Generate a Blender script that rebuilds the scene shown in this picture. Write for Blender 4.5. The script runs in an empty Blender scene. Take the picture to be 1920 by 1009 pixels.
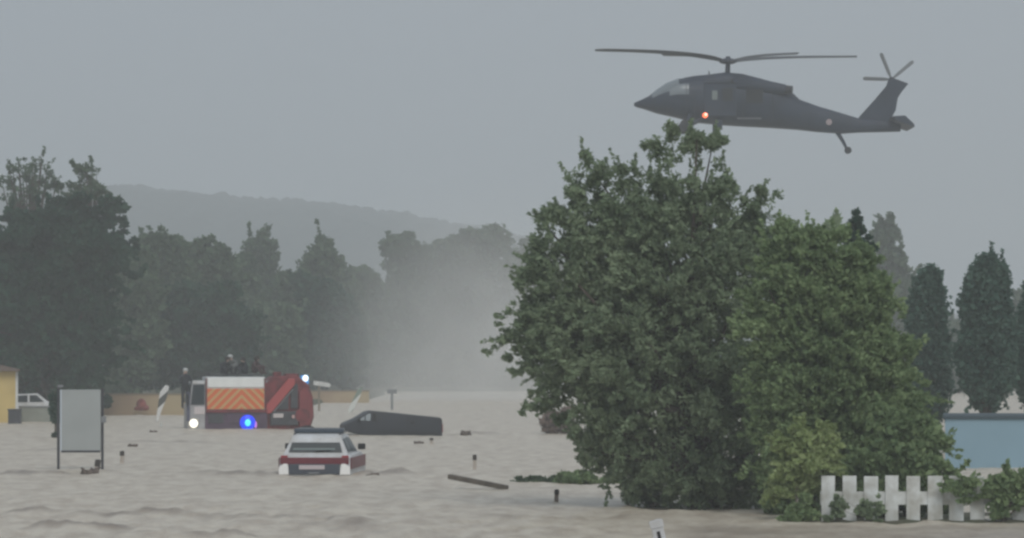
import bpy, bmesh, math, random
import numpy as np
from mathutils import Vector, Matrix, Euler

R = math.radians
S = bpy.context.scene
COL = S.collection

# ------------------------------------------------------------------ camera, sky, sun, exposure
F, CX, HY, CAMZ = 7000.0, 960.0, 669.0, 3.1        # focal length in photo pixels, horizon row, eye height (m above the flood)
cam_d = bpy.data.cameras.new('camera'); cam = bpy.data.objects.new('camera', cam_d); COL.objects.link(cam)
cam.location = (0, 0, CAMZ); cam.rotation_euler = (R(90), 0, 0)
cam_d.sensor_width = 36; cam_d.lens = 36*F/1920; cam_d.shift_y = (HY-504.5)/1920
cam_d.clip_start = 0.5; cam_d.clip_end = 6000
S.camera = cam

SUN_EL, SUN_AZ = 44, 195
world = bpy.data.worlds.new('World'); S.world = world; world.use_nodes = True
nt = world.node_tree; nt.nodes.clear()
wo = nt.nodes.new('ShaderNodeOutputWorld'); bg = nt.nodes.new('ShaderNodeBackground')
sky = nt.nodes.new('ShaderNodeTexSky'); sky.sky_type = 'NISHITA'; sky.sun_disc = False
sky.sun_elevation = R(SUN_EL); sky.sun_rotation = R(SUN_AZ); sky.dust_density = 4; sky.air_density = 1.0
hs = nt.nodes.new('ShaderNodeHueSaturation'); hs.inputs['Saturation'].default_value = 0.12
mx = nt.nodes.new('ShaderNodeMix'); mx.data_type = 'RGBA'; mx.inputs[0].default_value = 0.88
mx.inputs[7].default_value = (3.32, 3.82, 4.46, 1)      # even grey overcast deck over the clear sky
nt.links.new(sky.outputs[0], hs.inputs['Color']); nt.links.new(hs.outputs[0], mx.inputs[6])
nt.links.new(mx.outputs[2], bg.inputs['Color']); bg.inputs['Strength'].default_value = 0.1
nt.links.new(bg.outputs[0], wo.inputs[0])

sd = bpy.data.lights.new('sun', 'SUN'); sd.energy = 1.5; sd.angle = R(40); sd.color = (1, .97, .93)
sun = bpy.data.objects.new('sun', sd); COL.objects.link(sun); sun.rotation_euler = (R(90-SUN_EL), 0, R(SUN_AZ-180))

S.view_settings.view_transform = 'Standard'; S.view_settings.look = 'None'
S.view_settings.exposure = 0.0; S.view_settings.gamma = 1
S.render.engine = 'CYCLES'
cy = S.cycles
cy.max_bounces = 8; cy.volume_bounces = 3; cy.transparent_max_bounces = 8
cy.use_denoising = True; cy.filter_width = 2.7
cy.volume_step_rate = 1.0; cy.volume_max_steps = 128

# ------------------------------------------------------------------ helpers
def P(px, py, D):
    return Vector(((px-CX)/F*D, D, CAMZ+(HY-py)/F*D))
def DW(py):                       # distance at which the flood surface is seen on row py
    return F*CAMZ/(py-HY)

def mat(name, col, rough=0.6, spec=0.3, var=0.0, vscale=3.0, bump=0.0, bscale=20.0, metal=0.0, emit=None, estr=0.0, col2=None):
    m = bpy.data.materials.new(name); m.use_nodes = True
    n = m.node_tree; b = n.nodes['Principled BSDF']
    b.inputs['Base Color'].default_value = (*col, 1); b.inputs['Roughness'].default_value = rough
    b.inputs['Specular IOR Level'].default_value = spec; b.inputs['Metallic'].default_value = metal
    if var or col2:
        tc = n.nodes.new('ShaderNodeTexCoord'); no = n.nodes.new('ShaderNodeTexNoise'); no.inputs['Scale'].default_value = vscale
        no.inputs['Detail'].default_value = 5; n.links.new(tc.outputs['Object'], no.inputs['Vector'])
        cr = n.nodes.new('ShaderNodeValToRGB'); cr.color_ramp.elements[0].position = .35; cr.color_ramp.elements[1].position = .65
        c2 = col2 or tuple(c*(1-var) for c in col)
        cr.color_ramp.elements[0].color = (*c2, 1); cr.color_ramp.elements[1].color = (*col, 1)
        n.links.new(no.outputs[0], cr.inputs[0]); n.links.new(cr.outputs[0], b.inputs['Base Color'])
    if bump:
        tc = n.nodes.new('ShaderNodeTexCoord'); no = n.nodes.new('ShaderNodeTexNoise'); no.inputs['Scale'].default_value = bscale
        bp = n.nodes.new('ShaderNodeBump'); bp.inputs['Strength'].default_value = bump; bp.inputs['Distance'].default_value = .05
        n.links.new(tc.outputs['Object'], no.inputs['Vector']); n.links.new(no.outputs[0], bp.inputs['Height']); n.links.new(bp.outputs[0], b.inputs['Normal'])
    if emit:
        b.inputs['Emission Color'].default_value = (*emit, 1); b.inputs['Emission Strength'].default_value = estr
    return m

def leaf_mat(name, a, b_, c):
    """three natural leaf colours, mixed leaf by leaf and in broad patches"""
    m = bpy.data.materials.new(name); m.use_nodes = True; n = m.node_tree; n.nodes.clear()
    out = n.nodes.new('ShaderNodeOutputMaterial')
    ge = n.nodes.new('ShaderNodeNewGeometry'); tc = n.nodes.new('ShaderNodeTexCoord')
    no = n.nodes.new('ShaderNodeTexNoise'); no.inputs['Scale'].default_value = .7; no.inputs['Detail'].default_value = 3
    n.links.new(tc.outputs['Object'], no.inputs['Vector'])
    ad = n.nodes.new('ShaderNodeMath'); ad.operation = 'MULTIPLY_ADD'; ad.inputs[1].default_value = .35
    n.links.new(ge.outputs['Random Per Island'], ad.inputs[0])
    ml = n.nodes.new('ShaderNodeMath'); ml.operation = 'MULTIPLY'; ml.inputs[1].default_value = .75
    n.links.new(no.outputs[0], ml.inputs[0]); n.links.new(ml.outputs[0], ad.inputs[2])
    cr = n.nodes.new('ShaderNodeValToRGB'); e = cr.color_ramp.elements
    e[0].position = .25; e[0].color = (*a, 1); e[1].position = .85; e[1].color = (*c, 1)
    k = e.new(.55); k.color = (*b_, 1)
    n.links.new(ad.outputs[0], cr.inputs[0])
    df = n.nodes.new('ShaderNodeBsdfDiffuse'); tr = n.nodes.new('ShaderNodeBsdfTranslucent'); mi = n.nodes.new('ShaderNodeMixShader'); mi.inputs[0].default_value = .45
    n.links.new(cr.outputs[0], df.inputs[0]); n.links.new(cr.outputs[0], tr.inputs[0])
    n.links.new(df.outputs[0], mi.inputs[1]); n.links.new(tr.outputs[0], mi.inputs[2]); n.links.new(mi.outputs[0], out.inputs[0])
    return m

def link(name, me, material, parent=None, smooth=False):
    o = bpy.data.objects.new(name, me); COL.objects.link(o)
    for m in (material if isinstance(material, (list, tuple)) else [material]): me.materials.append(m)
    if smooth:
        me.shade_smooth()
    if parent is not None: o.parent = parent
    return o

def thing(name, label, cat, loc, rotz=0, group=None):
    o = bpy.data.objects.new(name, None); COL.objects.link(o); o.empty_display_size = .3
    o.location = loc; o.rotation_euler = (0, 0, rotz); return tag(o, label, cat, group)
def tag(o, label, cat, group=None):
    o['label'] = label; o['category'] = cat
    if group: o['group'] = group
    return o

class MB:
    """collects shapes into one mesh"""
    def __init__(s): s.v = []; s.f = []; s.mi = []
    def add(s, v, f, mi=0):
        k = len(s.v); s.v += [tuple(p) for p in v]; s.f += [tuple(i+k for i in q) for q in f]; s.mi += [mi]*len(f); return s
    def box(s, x0, x1, y0, y1, z0, z1, mi=0, b=0.0, M=None):
        bm = bmesh.new(); bmesh.ops.create_cube(bm, size=1)
        for v in bm.verts:
            v.co = Vector(((x0+x1)/2+v.co.x*(x1-x0), (y0+y1)/2+v.co.y*(y1-y0), (z0+z1)/2+v.co.z*(z1-z0)))
        if b: bmesh.ops.bevel(bm, geom=bm.edges[:], offset=b, segments=2, affect='EDGES', profile=.6)
        return s.bm(bm, mi, M)
    def bm(s, bm, mi=0, M=None):
        if M is not None: bm.transform(M)
        bm.verts.ensure_lookup_table(); bm.verts.index_update()
        s.add([v.co.copy() for v in bm.verts], [[v.index for v in f.verts] for f in bm.faces], mi); bm.free(); return s
    def prism(s, poly, y0, y1, mi=0, b=0.0, taper=None):
        """polygon in x-z pushed along y"""
        bm = bmesh.new()
        a = [bm.verts.new((x, y0, z)) for x, z in poly]; c = [bm.verts.new((x, y1, z)) for x, z in poly]
        n = len(poly); bm.faces.new(a); bm.faces.new(c[::-1])
        for i in range(n): bm.faces.new((a[i], c[i], c[(i+1) % n], a[(i+1) % n]))
        bmesh.ops.recalc_face_normals(bm, faces=bm.faces[:])
        if taper:
            ym = (y0+y1)/2
            for v in bm.verts: v.co.y = ym+(v.co.y-ym)*taper(v.co.z)
        if b: bmesh.ops.bevel(bm, geom=bm.edges[:], offset=b, segments=2, affect='EDGES', profile=.6)
        return s.bm(bm, mi)
    def tube(s, pts, rad, n=8, mi=0):
        pts = [Vector(p) for p in pts]; rad = rad if isinstance(rad, (list, tuple)) else [rad]*len(pts)
        k = len(pts); vs = []; up = Vector((0, 0, 1))
        for i, p in enumerate(pts):
            d = (pts[min(i+1, k-1)]-pts[max(i-1, 0)]).normalized()
            a = d.cross(up if abs(d.z) < .95 else Vector((1, 0, 0))).normalized(); b = d.cross(a)
            for j in range(n):
                t = 2*math.pi*j/n; vs.append(p+(a*math.cos(t)+b*math.sin(t))*rad[i])
        fs = [(i*n+j, i*n+(j+1) % n, (i+1)*n+(j+1) % n, (i+1)*n+j) for i in range(k-1) for j in range(n)]
        fs += [tuple(range(n))[::-1], tuple((k-1)*n+j for j in range(n))]
        return s.add(vs, fs, mi)
    def ball(s, c, r, sc=(1, 1, 1), seg=12, mi=0):
        bm = bmesh.new(); bmesh.ops.create_uvsphere(bm, u_segments=seg, v_segments=max(6, seg//2+2), radius=r)
        for v in bm.verts: v.co = Vector((v.co.x*sc[0]+c[0], v.co.y*sc[1]+c[1], v.co.z*sc[2]+c[2]))
        return s.bm(bm, mi)
    def build(s, name, material, parent=None, smooth=False, sharp=None):
        me = bpy.data.meshes.new(name); me.from_pydata(s.v, [], s.f); me.update()
        for p, i in zip(me.polygons, s.mi): p.material_index = i
        o = link(name, me, material, parent, False)
        if smooth:
            me.shade_smooth()
            if sharp: me.set_sharp_from_angle(angle=R(sharp))
        return o

def np_mesh(name, V, Q):
    me = bpy.data.meshes.new(name); nv, nf = len(V), len(Q); w = Q.shape[1]
    me.vertices.add(nv); me.vertices.foreach_set('co', V.astype(np.float32).ravel())
    me.loops.add(nf*w); me.loops.foreach_set('vertex_index', Q.astype(np.int32).ravel())
    me.polygons.add(nf); me.polygons.foreach_set('loop_start', np.arange(0, nf*w, w, dtype=np.int32))
    me.polygons.foreach_set('loop_total', np.full(nf, w, dtype=np.int32))
    me.update(calc_edges=True); me.validate(); return me

# value noise, numpy
_rng = np.random.default_rng(5); _T = _rng.random((256, 256))
def vnoise(x, y):
    xi = np.floor(x).astype(int); yi = np.floor(y).astype(int); fx = x-xi; fy = y-yi
    fx = fx*fx*(3-2*fx); fy = fy*fy*(3-2*fy)
    g = lambda a, b: _T[a % 256, b % 256]
    return (g(xi, yi)*(1-fx)+g(xi+1, yi)*fx)*(1-fy)+(g(xi, yi+1)*(1-fx)+g(xi+1, yi+1)*fx)*fy
def fbm(x, y, o=4):
    s = 0; a = .5
    for k in range(o): s = s+a*(vnoise(x*2**k+17*k, y*2**k+31*k)-.5); a *= .5
    return s*2
def sstep(a, b, x):
    t = np.clip((x-a)/(b-a), 0, 1); return t*t*(3-2*t)

# ------------------------------------------------------------------ the ground and the flood
def shore(X, Y):
    px = CX+F*X/np.maximum(Y, 1)
    return np.interp(px, [-2000, 340, 380, 580, 620, 700, 730, 1040, 1100, 4000], [201, 201, 225, 225, 252, 252, 325, 335, 330, 330])
def ground_z(X, Y):
    s = shore(X, Y)
    return -1.3+1.55*sstep(0, 10, Y-s+2)+np.clip(Y-400, 0, None)*.004
def grid(ys, half, nx, zf):
    """rows at ys, each spanning +-half(y)"""
    u = np.linspace(-1, 1, nx); Y = np.repeat(ys[:, None], nx, 1); X = u[None, :]*half(Y)
    Z = zf(X, Y); V = np.stack([X, Y, Z], -1).reshape(-1, 3); r = len(ys)
    i = (np.arange(r-1)[:, None]*nx+np.arange(nx-1)[None, :]).ravel()
    return V, np.stack([i, i+1, i+nx+1, i+nx], 1)
M_earth = mat('earth', (.10, .085, .06), .9, .2, col2=(.07, .09, .05), vscale=.2)
V, Q = grid(np.concatenate([np.linspace(-150, 180, 20), np.linspace(185, 420, 120), np.linspace(440, 2400, 60)]), lambda Y: 1500+0*Y, 401, ground_z)
# finer columns near the middle
V2 = V.copy(); u = V[:, 0]/1500; V2[:, 0] = np.sign(u)*np.abs(u)**2.2*1500; V2[:, 2] = ground_z(V2[:, 0], V2[:, 1])
g = link('ground', np_mesh('ground', V2, Q), M_earth, None, True); g['kind'] = 'structure'

RIDGES = [  # photo column range, row, height, ridge width in rows : breaking crests of the current
    (20, 170, 963, .15, 2.2), (150, 420, 968, .13, 2.6), (400, 470, 972, .14, 3), (520, 670, 975, .11, 2), (60, 260, 990, .14, 3), (220, 480, 1003, .12, 2.6), (350, 520, 888, .15, 3.0), (660, 760, 888, .13, 3), (0, 130, 888, .12, 3),
    (900, 1200, 970, .07, 3), (60, 200, 842, .08, 2), (540, 700, 988, .10, 5), (700, 900, 1000, .08, 5), (150, 200, 884, .14, 3), (230, 420, 832, .06, 2), (860, 990, 815, .07, 1.5)]
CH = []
def water_z(X, Y):
    Yc = np.maximum(Y, 1); px = CX+F*X/Yc; py = HY+F*CAMZ/Yc
    z = .045*fbm(X/3.2, Y/4.0, 4)+.085*fbm(X/.6+9, Y/1.7, 4)
    rough = .5+.8*sstep(900, 1000, py)*sstep(1300, 500, px)+.25*sstep(840, 900, py)
    z = z*rough; ch = 0*z
    for a, b, r, h, w in RIDGES:
        along = sstep(a-40, a+30, px)*(1-sstep(b-30, b+40, px))
        wob = r+5*fbm(px/70+r, py*0+r, 3)
        br = np.exp(-((py-wob)/w)**2)
        lump = np.clip(.50+.9*fbm(X/1.5+r, Y/3, 2)+.7*fbm(X/.4+r, Y/2, 3), 0, 1.0)
        z = z+1.1*h*along*br*lump; ch = ch+along*np.exp(-((py-wob-w*.3)/(w*.8))**2)*np.clip(lump*1.4-.15, 0, 1)*min(.95, h*8)  # ch darkens the ridge faces: their shade is put into the colour
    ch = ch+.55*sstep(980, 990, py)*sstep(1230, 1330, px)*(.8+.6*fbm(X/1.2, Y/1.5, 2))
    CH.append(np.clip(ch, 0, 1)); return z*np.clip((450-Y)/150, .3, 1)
M_water = bpy.data.materials.new('flood_water'); M_water.use_nodes = True
n = M_water.node_tree; b = n.nodes['Principled BSDF']; b.inputs['Roughness'].default_value = .45; b.inputs['Specular IOR Level'].default_value = .5
tc = n.nodes.new('ShaderNodeTexCoord'); mp = n.nodes.new('ShaderNodeMapping'); mp.inputs['Scale'].default_value = (1.5, .5, 1)
no = n.nodes.new('ShaderNodeTexNoise'); no.inputs['Scale'].default_value = 1.3; no.inputs['Detail'].default_value = 8; no.inputs['Roughness'].default_value = .62
cr = n.nodes.new('ShaderNodeValToRGB'); cr.color_ramp.elements[0].position = .38; cr.color_ramp.elements[1].position = .60
cr.color_ramp.elements[0].color = (.45, .385, .305, 1); cr.color_ramp.elements[1].color = (.61, .55, .45, 1)
n.links.new(tc.outputs['Object'], mp.inputs[0]); n.links.new(mp.outputs[0], no.inputs['Vector']); n.links.new(no.outputs[0], cr.inputs[0]); sa = n.nodes.new('ShaderNodeAttribute'); sa.attribute_name = 'silt_shade'; sx = n.nodes.new('ShaderNodeMix'); sx.data_type = 'RGBA'
n.links.new(sa.outputs['Fac'], sx.inputs[0]); n.links.new(cr.outputs[0], sx.inputs[6]); sx.inputs[7].default_value = (.20, .155, .12, 1); n.links.new(sx.outputs[2], b.inputs['Base Color'])  # one brown for painted wave shade and for the mud at right
n2 = n.nodes.new('ShaderNodeTexNoise'); n2.inputs['Scale'].default_value = 5; n2.inputs['Detail'].default_value = 6
mp2 = n.nodes.new('ShaderNodeMapping'); mp2.inputs['Scale'].default_value = (1, .45, 1)
bp = n.nodes.new('ShaderNodeBump'); bp.inputs['Strength'].default_value = .8; bp.inputs['Distance'].default_value = .08
n.links.new(tc.outputs['Object'], mp2.inputs[0]); n.links.new(mp2.outputs[0], n2.inputs['Vector']); n.links.new(n2.outputs[0], bp.inputs['Height']); n.links.new(bp.outputs[0], b.inputs['Normal'])
rows = np.concatenate([np.linspace(-60, 58, 12), F*CAMZ/(np.linspace(1030, 726, 520)-HY), [420.]])
V, Q = grid(rows, lambda Y: 9+np.maximum(Y, 0)*.24, 900, water_z)
wm = np_mesh('flood_water', V, Q); at = wm.attributes.new('silt_shade', 'FLOAT', 'POINT'); at.data.foreach_set('value', CH[-1].astype(np.float32).ravel())
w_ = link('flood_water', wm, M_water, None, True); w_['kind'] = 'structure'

# ------------------------------------------------------------------ far wooded ridge
RP = [(-1200, 300), (-200, 335), (100, 348), (260, 346), (420, 358), (600, 374), (700, 386), (800, 402), (900, 418), (1000, 440), (1200, 495), (1500, 560), (2200, 610), (3500, 640)]
def hill_z(X, Y):
    px = CX+F*X/1580.; top = CAMZ+(HY-np.interp(px, [p[0] for p in RP], [p[1] for p in RP]))/F*1580
    k = np.sin(np.clip((Y-1050)/530, 0, 1.5)*math.pi/2)
    bump = 6*np.abs(fbm(X/7., Y/7., 3))+3*fbm(X/40., Y/40., 2)
    return -.5+(top-5)*k+bump*np.clip(k*3, 0, 1)
V, Q = grid(np.linspace(1050, 1850, 150), lambda Y: 520+0*Y, 600, hill_z)
M_hill = mat('wooded_hill', (.05, .065, .06), .9, .1, col2=(.04, .052, .05), vscale=.08)
h = link('hills', np_mesh('hills', V, Q), M_hill, None, True); h['kind'] = 'structure'

# ------------------------------------------------------------------ foliage and trees
def leaves(rng, C, rc, nper, leaf, squash=.75, elong=1.7, dirs=None):
    """kite-shaped leaf faces scattered round every clump centre C with clump radii rc"""
    n = len(C)*nper; c = np.repeat(C, nper, 0); r = np.repeat(rc, nper)
    d = rng.normal(size=(n, 3)); d /= np.linalg.norm(d, axis=1)[:, None]
    p = c+d*(r*rng.random(n)**.5)[:, None]*np.array([1, 1, squash])
    a = rng.normal(size=(n, 3))
    if dirs is not None: a = a+np.repeat(dirs, nper, 0)*1.6
    a /= np.linalg.norm(a, axis=1)[:, None]
    t = rng.normal(size=(n, 3)); b = np.cross(a, t); b /= np.linalg.norm(b, axis=1)[:, None]; nn = np.cross(a, b)
    s = (leaf*(.45+1.3*rng.random(n)**1.4))[:, None]
    V = np.stack([p-a*s*elong*.5, p+b*s*.5+nn*s*.12, p+a*s*elong*.5, p-b*s*.5+nn*s*.12], 1).reshape(-1, 3)
    return V, np.arange(n*4).reshape(-1, 4)

def env_points(rng, env, D, n, depth, edge=.55, gap=1.3, holes=True):
    """points inside a crown whose left and right limits are known at several heights"""
    ys = np.array([e[0] for e in env], float); xl = np.array([e[1] for e in env], float); xr = np.array([e[2] for e in env], float)
    yy = np.linspace(ys[0], ys[-1], 200); w = np.interp(yy, ys, xr-xl); cdf = np.cumsum(w**1.4); cdf /= cdf[-1]
    y = np.interp(rng.random(n), cdf, yy); L = np.interp(y, ys, xl); Rr = np.interp(y, ys, xr)
    th = rng.random(n)*2*math.pi; r = rng.random(n)**edge
    hw = (Rr-L)/2/F*D; lo = (y-ys[0])/(ys[-1]-ys[0]); q = np.maximum(r, np.clip(1-lo*5, 0, 1)*.9)
    X = ((L+Rr)/2-CX)/F*D+np.cos(th)*r*hw; Yo = D+np.sin(th)*r*np.minimum(hw, hw.max())*depth
    Zp = CAMZ+(HY-y)/F*D; g = gap*F/D/70.
    keep = vnoise(X*g+Yo*.6*g+7, Zp*g+Yo*.5*g+3)*.6+vnoise(X*g*2.3+Yo*g, Zp*g*2.3+40)*.4 > (q-.42)*.85
    return np.stack([X, Yo, Zp], 1)[keep] if holes else np.stack([X, Yo, Zp], 1)

def bough_points(rng, env, D, n, depth, droop):
    """clump centres strung along arching boughs that end on the crown's outline; returns points, size factors, directions"""
    ys = np.array([e[0] for e in env], float); xl = np.array([e[1] for e in env], float); xr = np.array([e[2] for e in env], float)
    per = 16; nb = max(5, n//per); yy = np.linspace(ys[0], ys[-1], 200); w = np.interp(yy, ys, xr-xl)+.35*(xr-xl).max(); cdf = np.cumsum(w); cdf /= cdf[-1]
    y = np.interp(rng.random(nb), cdf, yy); L = np.interp(y, ys, xl); Rr = np.interp(y, ys, xr); th = rng.random(nb)*2*math.pi; r = .76+.36*rng.random(nb)**1.3
    r = np.where(y < ys[0]+.08*(ys[-1]-ys[0]), r*np.sqrt(rng.random(nb)), r)
    k = F/D; hw = (Rr-L)/2/k; mid = ((L+Rr)/2-CX)/k; T = np.stack([mid+np.cos(th)*r*hw, D+np.sin(th)*r*hw*depth, CAMZ+(HY-y)/k], 1)
    B = T.copy(); c0 = ((xl+xr)/2).mean(); B[:, 0] = mid*.6+.4*((c0-CX)/k)+np.cos(th)*r*hw*.25; B[:, 1] = D+(T[:, 1]-D)*.25; hm_ = np.maximum(hw, hw.max()*.7); B[:, 2] -= .45*hm_+.2*rng.random(nb)*hm_
    t = .25+.75*rng.random((nb, per))**.8; ln = np.linalg.norm(T-B, axis=1)
    p = B[:, None]+(T-B)[:, None]*t[..., None]; p[..., 2] += (ln[:, None]*.22)*np.sin(math.pi*np.minimum(t, 1)**1.3)-droop*ln[:, None]*t**4*.25
    p += rng.normal(size=p.shape)*(ln[:, None, None]*.085*(1.1-t[..., None]*.75))
    d = (T-B)[:, None]/ln[:, None, None]+np.zeros_like(p); d[..., 2] -= t*droop*.9
    return p.reshape(-1, 3), (1.15-.72*t).ravel(), d.reshape(-1, 3)

def tree(name, label, cat, envs, D, base_px, m_leaf, m_bark, seed, clumps, nper, leaf, rc, trunk_r=.2, depth=.8, edge=.55, group=None, sprigs=0, limbs=10, trunk_top=.65, parts=('trunk', 'crown'), zbase=None, squash=.75, boughs=.5, droop=.5, elong=1.7, twigs=True):
    rng = np.random.default_rng(seed)
    X0 = (base_px-CX)/F*D; z0 = (float(ground_z(np.array(X0), np.array(float(D)))) if zbase is None else zbase)-.15
    root = thing(name, label, cat, (X0, D, z0), 0, group)
    if isinstance(envs[0][0], (int, float)): envs = [envs]
    tot = sum(max(e[2]-e[1] for e in E)*(E[-1][0]-E[0][0]) for E in envs)
    Cs, Bp, Bf, Bd = [], [], [], []
    for E in envs:
        k = max(4, int(clumps*max(e[2]-e[1] for e in E)*(E[-1][0]-E[0][0])/tot*(E[0][3] if len(E[0]) > 3 else 1)))
        if k*(1-boughs) >= 3: Cs.append(env_points(rng, E, D, int(k*(1-boughs)), depth, edge, holes=boughs > 0))
        if boughs > 0:
            p, f, d = bough_points(rng, E, D, int(k*boughs), depth, droop); Bp.append(p); Bf.append(f); Bd.append(d)
    C = np.concatenate(Cs); rr = rc*(.6+.8*rng.random(len(C)))
    # pull the filling clumps in so that the boughs make the outline
    cen = C.mean(0); d = C-cen; dl = np.linalg.norm(d*np.array([1, 1, .6]), axis=1)[:, None]+1e-6
    C = C-d/dl*np.minimum(rr[:, None]*(1.5 if boughs > .3 else .7), dl*.5)
    V, Q = leaves(rng, C, rr, nper, leaf, squash, elong)
    if boughs > 0:
        p = np.concatenate(Bp); f = np.concatenate(Bf); dd_ = np.concatenate(Bd)
        V2, Q2 = leaves(rng, p, rc*f*(.7+.6*rng.random(len(p))), max(6, int(nper*.7)), leaf, squash, elong, dd_)
        Q = np.concatenate([Q, Q2+len(V)]); V = np.concatenate([V, V2])
        C = np.concatenate([C, p[::7]]); dl = np.linalg.norm((C-cen)*np.array([1, 1, .6]), axis=1)[:, None]+1e-6
    if sprigs:
        # thin leafy shoots that stick out of the crown
        far_ = dl[:, 0]**1.5; idx = rng.choice(len(C), sprigs, p=far_/far_.sum()); o = C[idx]; dd = o-cen; dd /= np.linalg.norm(dd, axis=1)[:, None]
        dd += rng.normal(size=dd.shape)*.35+np.array([0, 0, .25]); dd /= np.linalg.norm(dd, axis=1)[:, None]
        ln = rc*(1.0+1.3*rng.random(sprigs)); pts = []
        for j in range(6):
            pts.append(o+dd*(ln*(.3+j*.15))[:, None])
        P_ = np.concatenate(pts); V2, Q2 = leaves(rng, P_, np.full(len(P_), min(rc*.22, leaf*1.3)), 5, leaf*.95, 1)
        Q = np.concatenate([Q, Q2+len(V)]); V = np.concatenate([V, V2])
    o0 = np.array([X0, D, z0])
    zt = max(e[0] for E in envs for e in E); top = CAMZ+(HY-min(e[0] for E in envs for e in E))/F*D; H = top-z0
    tx = cen[0]-X0
    mb = MB(); rnd = random.Random(seed)
    spine = [Vector((tx*t*t+.05*H*t*rnd.uniform(-.4, .4), rnd.uniform(-.02, .02)*H*t, H*trunk_top*t)) for t in (0, .2, .4, .6, .8, 1)]
    mb.tube(spine, [trunk_r*(1.15-.9*t) for t in (0, .2, .4, .6, .8, 1)], 8)
    order = rng.permutation(len(C))[:limbs]
    for i in order:
        e = Vector(C[i]-o0); hz = min(max(e.z*rnd.uniform(.25, .6), H*.06), H*trunk_top*.9); t = hz/(H*trunk_top); k = min(int(t*5), 4)
        s = spine[k].lerp(spine[k+1], t*5-k); m1 = s.lerp(e, .45)+Vector((0, 0, .06*H))
        r0 = trunk_r*(1.15-.9*t)*.6
        mb.tube([s, m1, e], [r0, r0*.55, r0*.15], 6)
    mb.build(parts[0], m_bark, root, True)
    me = np_mesh(parts[1], V-o0, Q); link(parts[1], me, m_leaf, root)
    return root

L_grey = leaf_mat('leaves_grey_green', (.15, .21, .13), (.24, .31, .19), (.38, .46, .30))
L_green = leaf_mat('leaves_fresh_green', (.15, .225, .115), (.25, .34, .17), (.38, .48, .25))
L_dark = leaf_mat('leaves_dark_green', (.024, .062, .040), (.040, .095, .060), (.070, .135, .085))
L_yel = leaf_mat('leaves_yellow_green', (.26, .34, .14), (.36, .44, .20), (.48, .55, .30))
L_olive = leaf_mat('leaves_olive', (.07, .115, .070), (.11, .165, .10), (.16, .22, .135))
L_cyp = leaf_mat('needles_dark', (.06, .12, .095), (.095, .17, .13), (.14, .22, .17))
L_brown = leaf_mat('dry_brown_twigs', (.15, .11, .09), (.24, .18, .15), (.33, .26, .22))
M_bark = mat('bark_grey_brown', (.10, .085, .07), .9, .1, var=.4, vscale=6, bump=.5)
M_barkp = mat('bark_pale', (.34, .31, .27), .9, .1, var=.4, vscale=8, bump=.5)

FG = 'trees along the far edge of the flood'
# far tree line, 340 m
def far(label, env, D, base, seed, m=None, clumps=260, leaf=.26, rc=.8, **k):
    k.setdefault('droop', .2); k['sprigs'] = int(k.get('sprigs', 0)*.3)+8; clumps = int(clumps*1.9); k.setdefault('boughs', .22)
    return tree(k.pop('name', 'broadleaf_tree'), label, 'tree', env, D, base, m or L_olive, M_bark, seed, clumps, k.pop('nper', 60), leaf, rc, trunk_r=.25, group=FG, **k)
far('round-topped tree standing taller than its neighbours above the fire engine', [(424, 470, 508), (440, 458, 522), (470, 452, 528), (520, 440, 540), (620, 430, 560), (728, 430, 560)], 330, 490, 11, L_olive, sprigs=60)
far('broad conical tree whose crown peaks above the right end of the fire engine', [(428, 585, 610), (450, 565, 640), (480, 548, 668), (540, 540, 700), (640, 540, 700), (730, 550, 690)], 322, 605, 12, L_olive, clumps=340, sprigs=60)
far('low bushy tree in the dip left of the water spray', [(478, 640, 720), (500, 620, 740), (560, 610, 760), (650, 620, 760), (730, 630, 750)], 345, 690, 13, L_olive)
far('hazy tree with a flat top just left of the water spray', [(424, 728, 770), (440, 712, 795), (480, 700, 815), (560, 700, 830), (650, 700, 830), (732, 710, 820)], 350, 765, 14, L_olive, clumps=300, sprigs=50)
far('very wide pale domed tree fading behind the water spray', [(403, 865, 925), (412, 838, 945), (440, 815, 968), (500, 800, 985), (600, 800, 1000), (731, 810, 990)], 352, 900, 15, L_olive, clumps=480, sprigs=60)
far('faded tree between the domed tree and the flat-topped one', [(440, 800, 850), (460, 780, 870), (560, 770, 880), (731, 780, 880)], 360, 820, 16, L_olive)
far('tree filling the skyline behind the left edge of the big near tree', [(440, 960, 1040), (480, 950, 1080), (600, 940, 1100), (731, 950, 1090)], 356, 1010, 17, L_olive, clumps=300)
# middle ground, left
far('ragged grey-green tree with pointed shoots right beside the big dark tree', [(428, 262, 330), (440, 250, 350), (480, 235, 365), (560, 225, 380), (650, 225, 380), (735, 230, 370)], 262, 300, 21, L_olive, clumps=360, leaf=.22, rc=.65, sprigs=110)
far('ragged olive tree standing left of the round-topped tree', [(432, 360, 392), (448, 335, 420), (480, 325, 450), (560, 320, 460), (650, 325, 470), (732, 330, 460)], 275, 385, 22, L_olive, clumps=330, leaf=.22, rc=.65, sprigs=80)
far('broad dark bushy tree straight behind the fire engine cab', [(515, 330, 430), (530, 300, 475), (570, 262, 492), (620, 240, 496), (680, 230, 490), (733, 235, 480)], 246, 360, 23, L_dark, clumps=460, leaf=.22, rc=.7, sprigs=50)
far('dark narrow tree behind the right end of the fire engine', [(505, 565, 625), (530, 552, 655), (600, 545, 690), (680, 545, 690), (733, 550, 670)], 300, 610, 24, L_dark, clumps=330, leaf=.3, rc=.8)
far('green low tree filling the gap above the tank of the fire engine', [(560, 470, 560), (600, 450, 580), (680, 445, 590), (733, 450, 580)], 290, 515, 25, L_olive, clumps=260, leaf=.3, rc=.8)
far('grey-green tree filling the gap right of the big dark tree', [(470, 190, 290), (520, 180, 310), (620, 180, 320), (735, 190, 300)], 240, 245, 26, L_olive, clumps=240)
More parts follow.
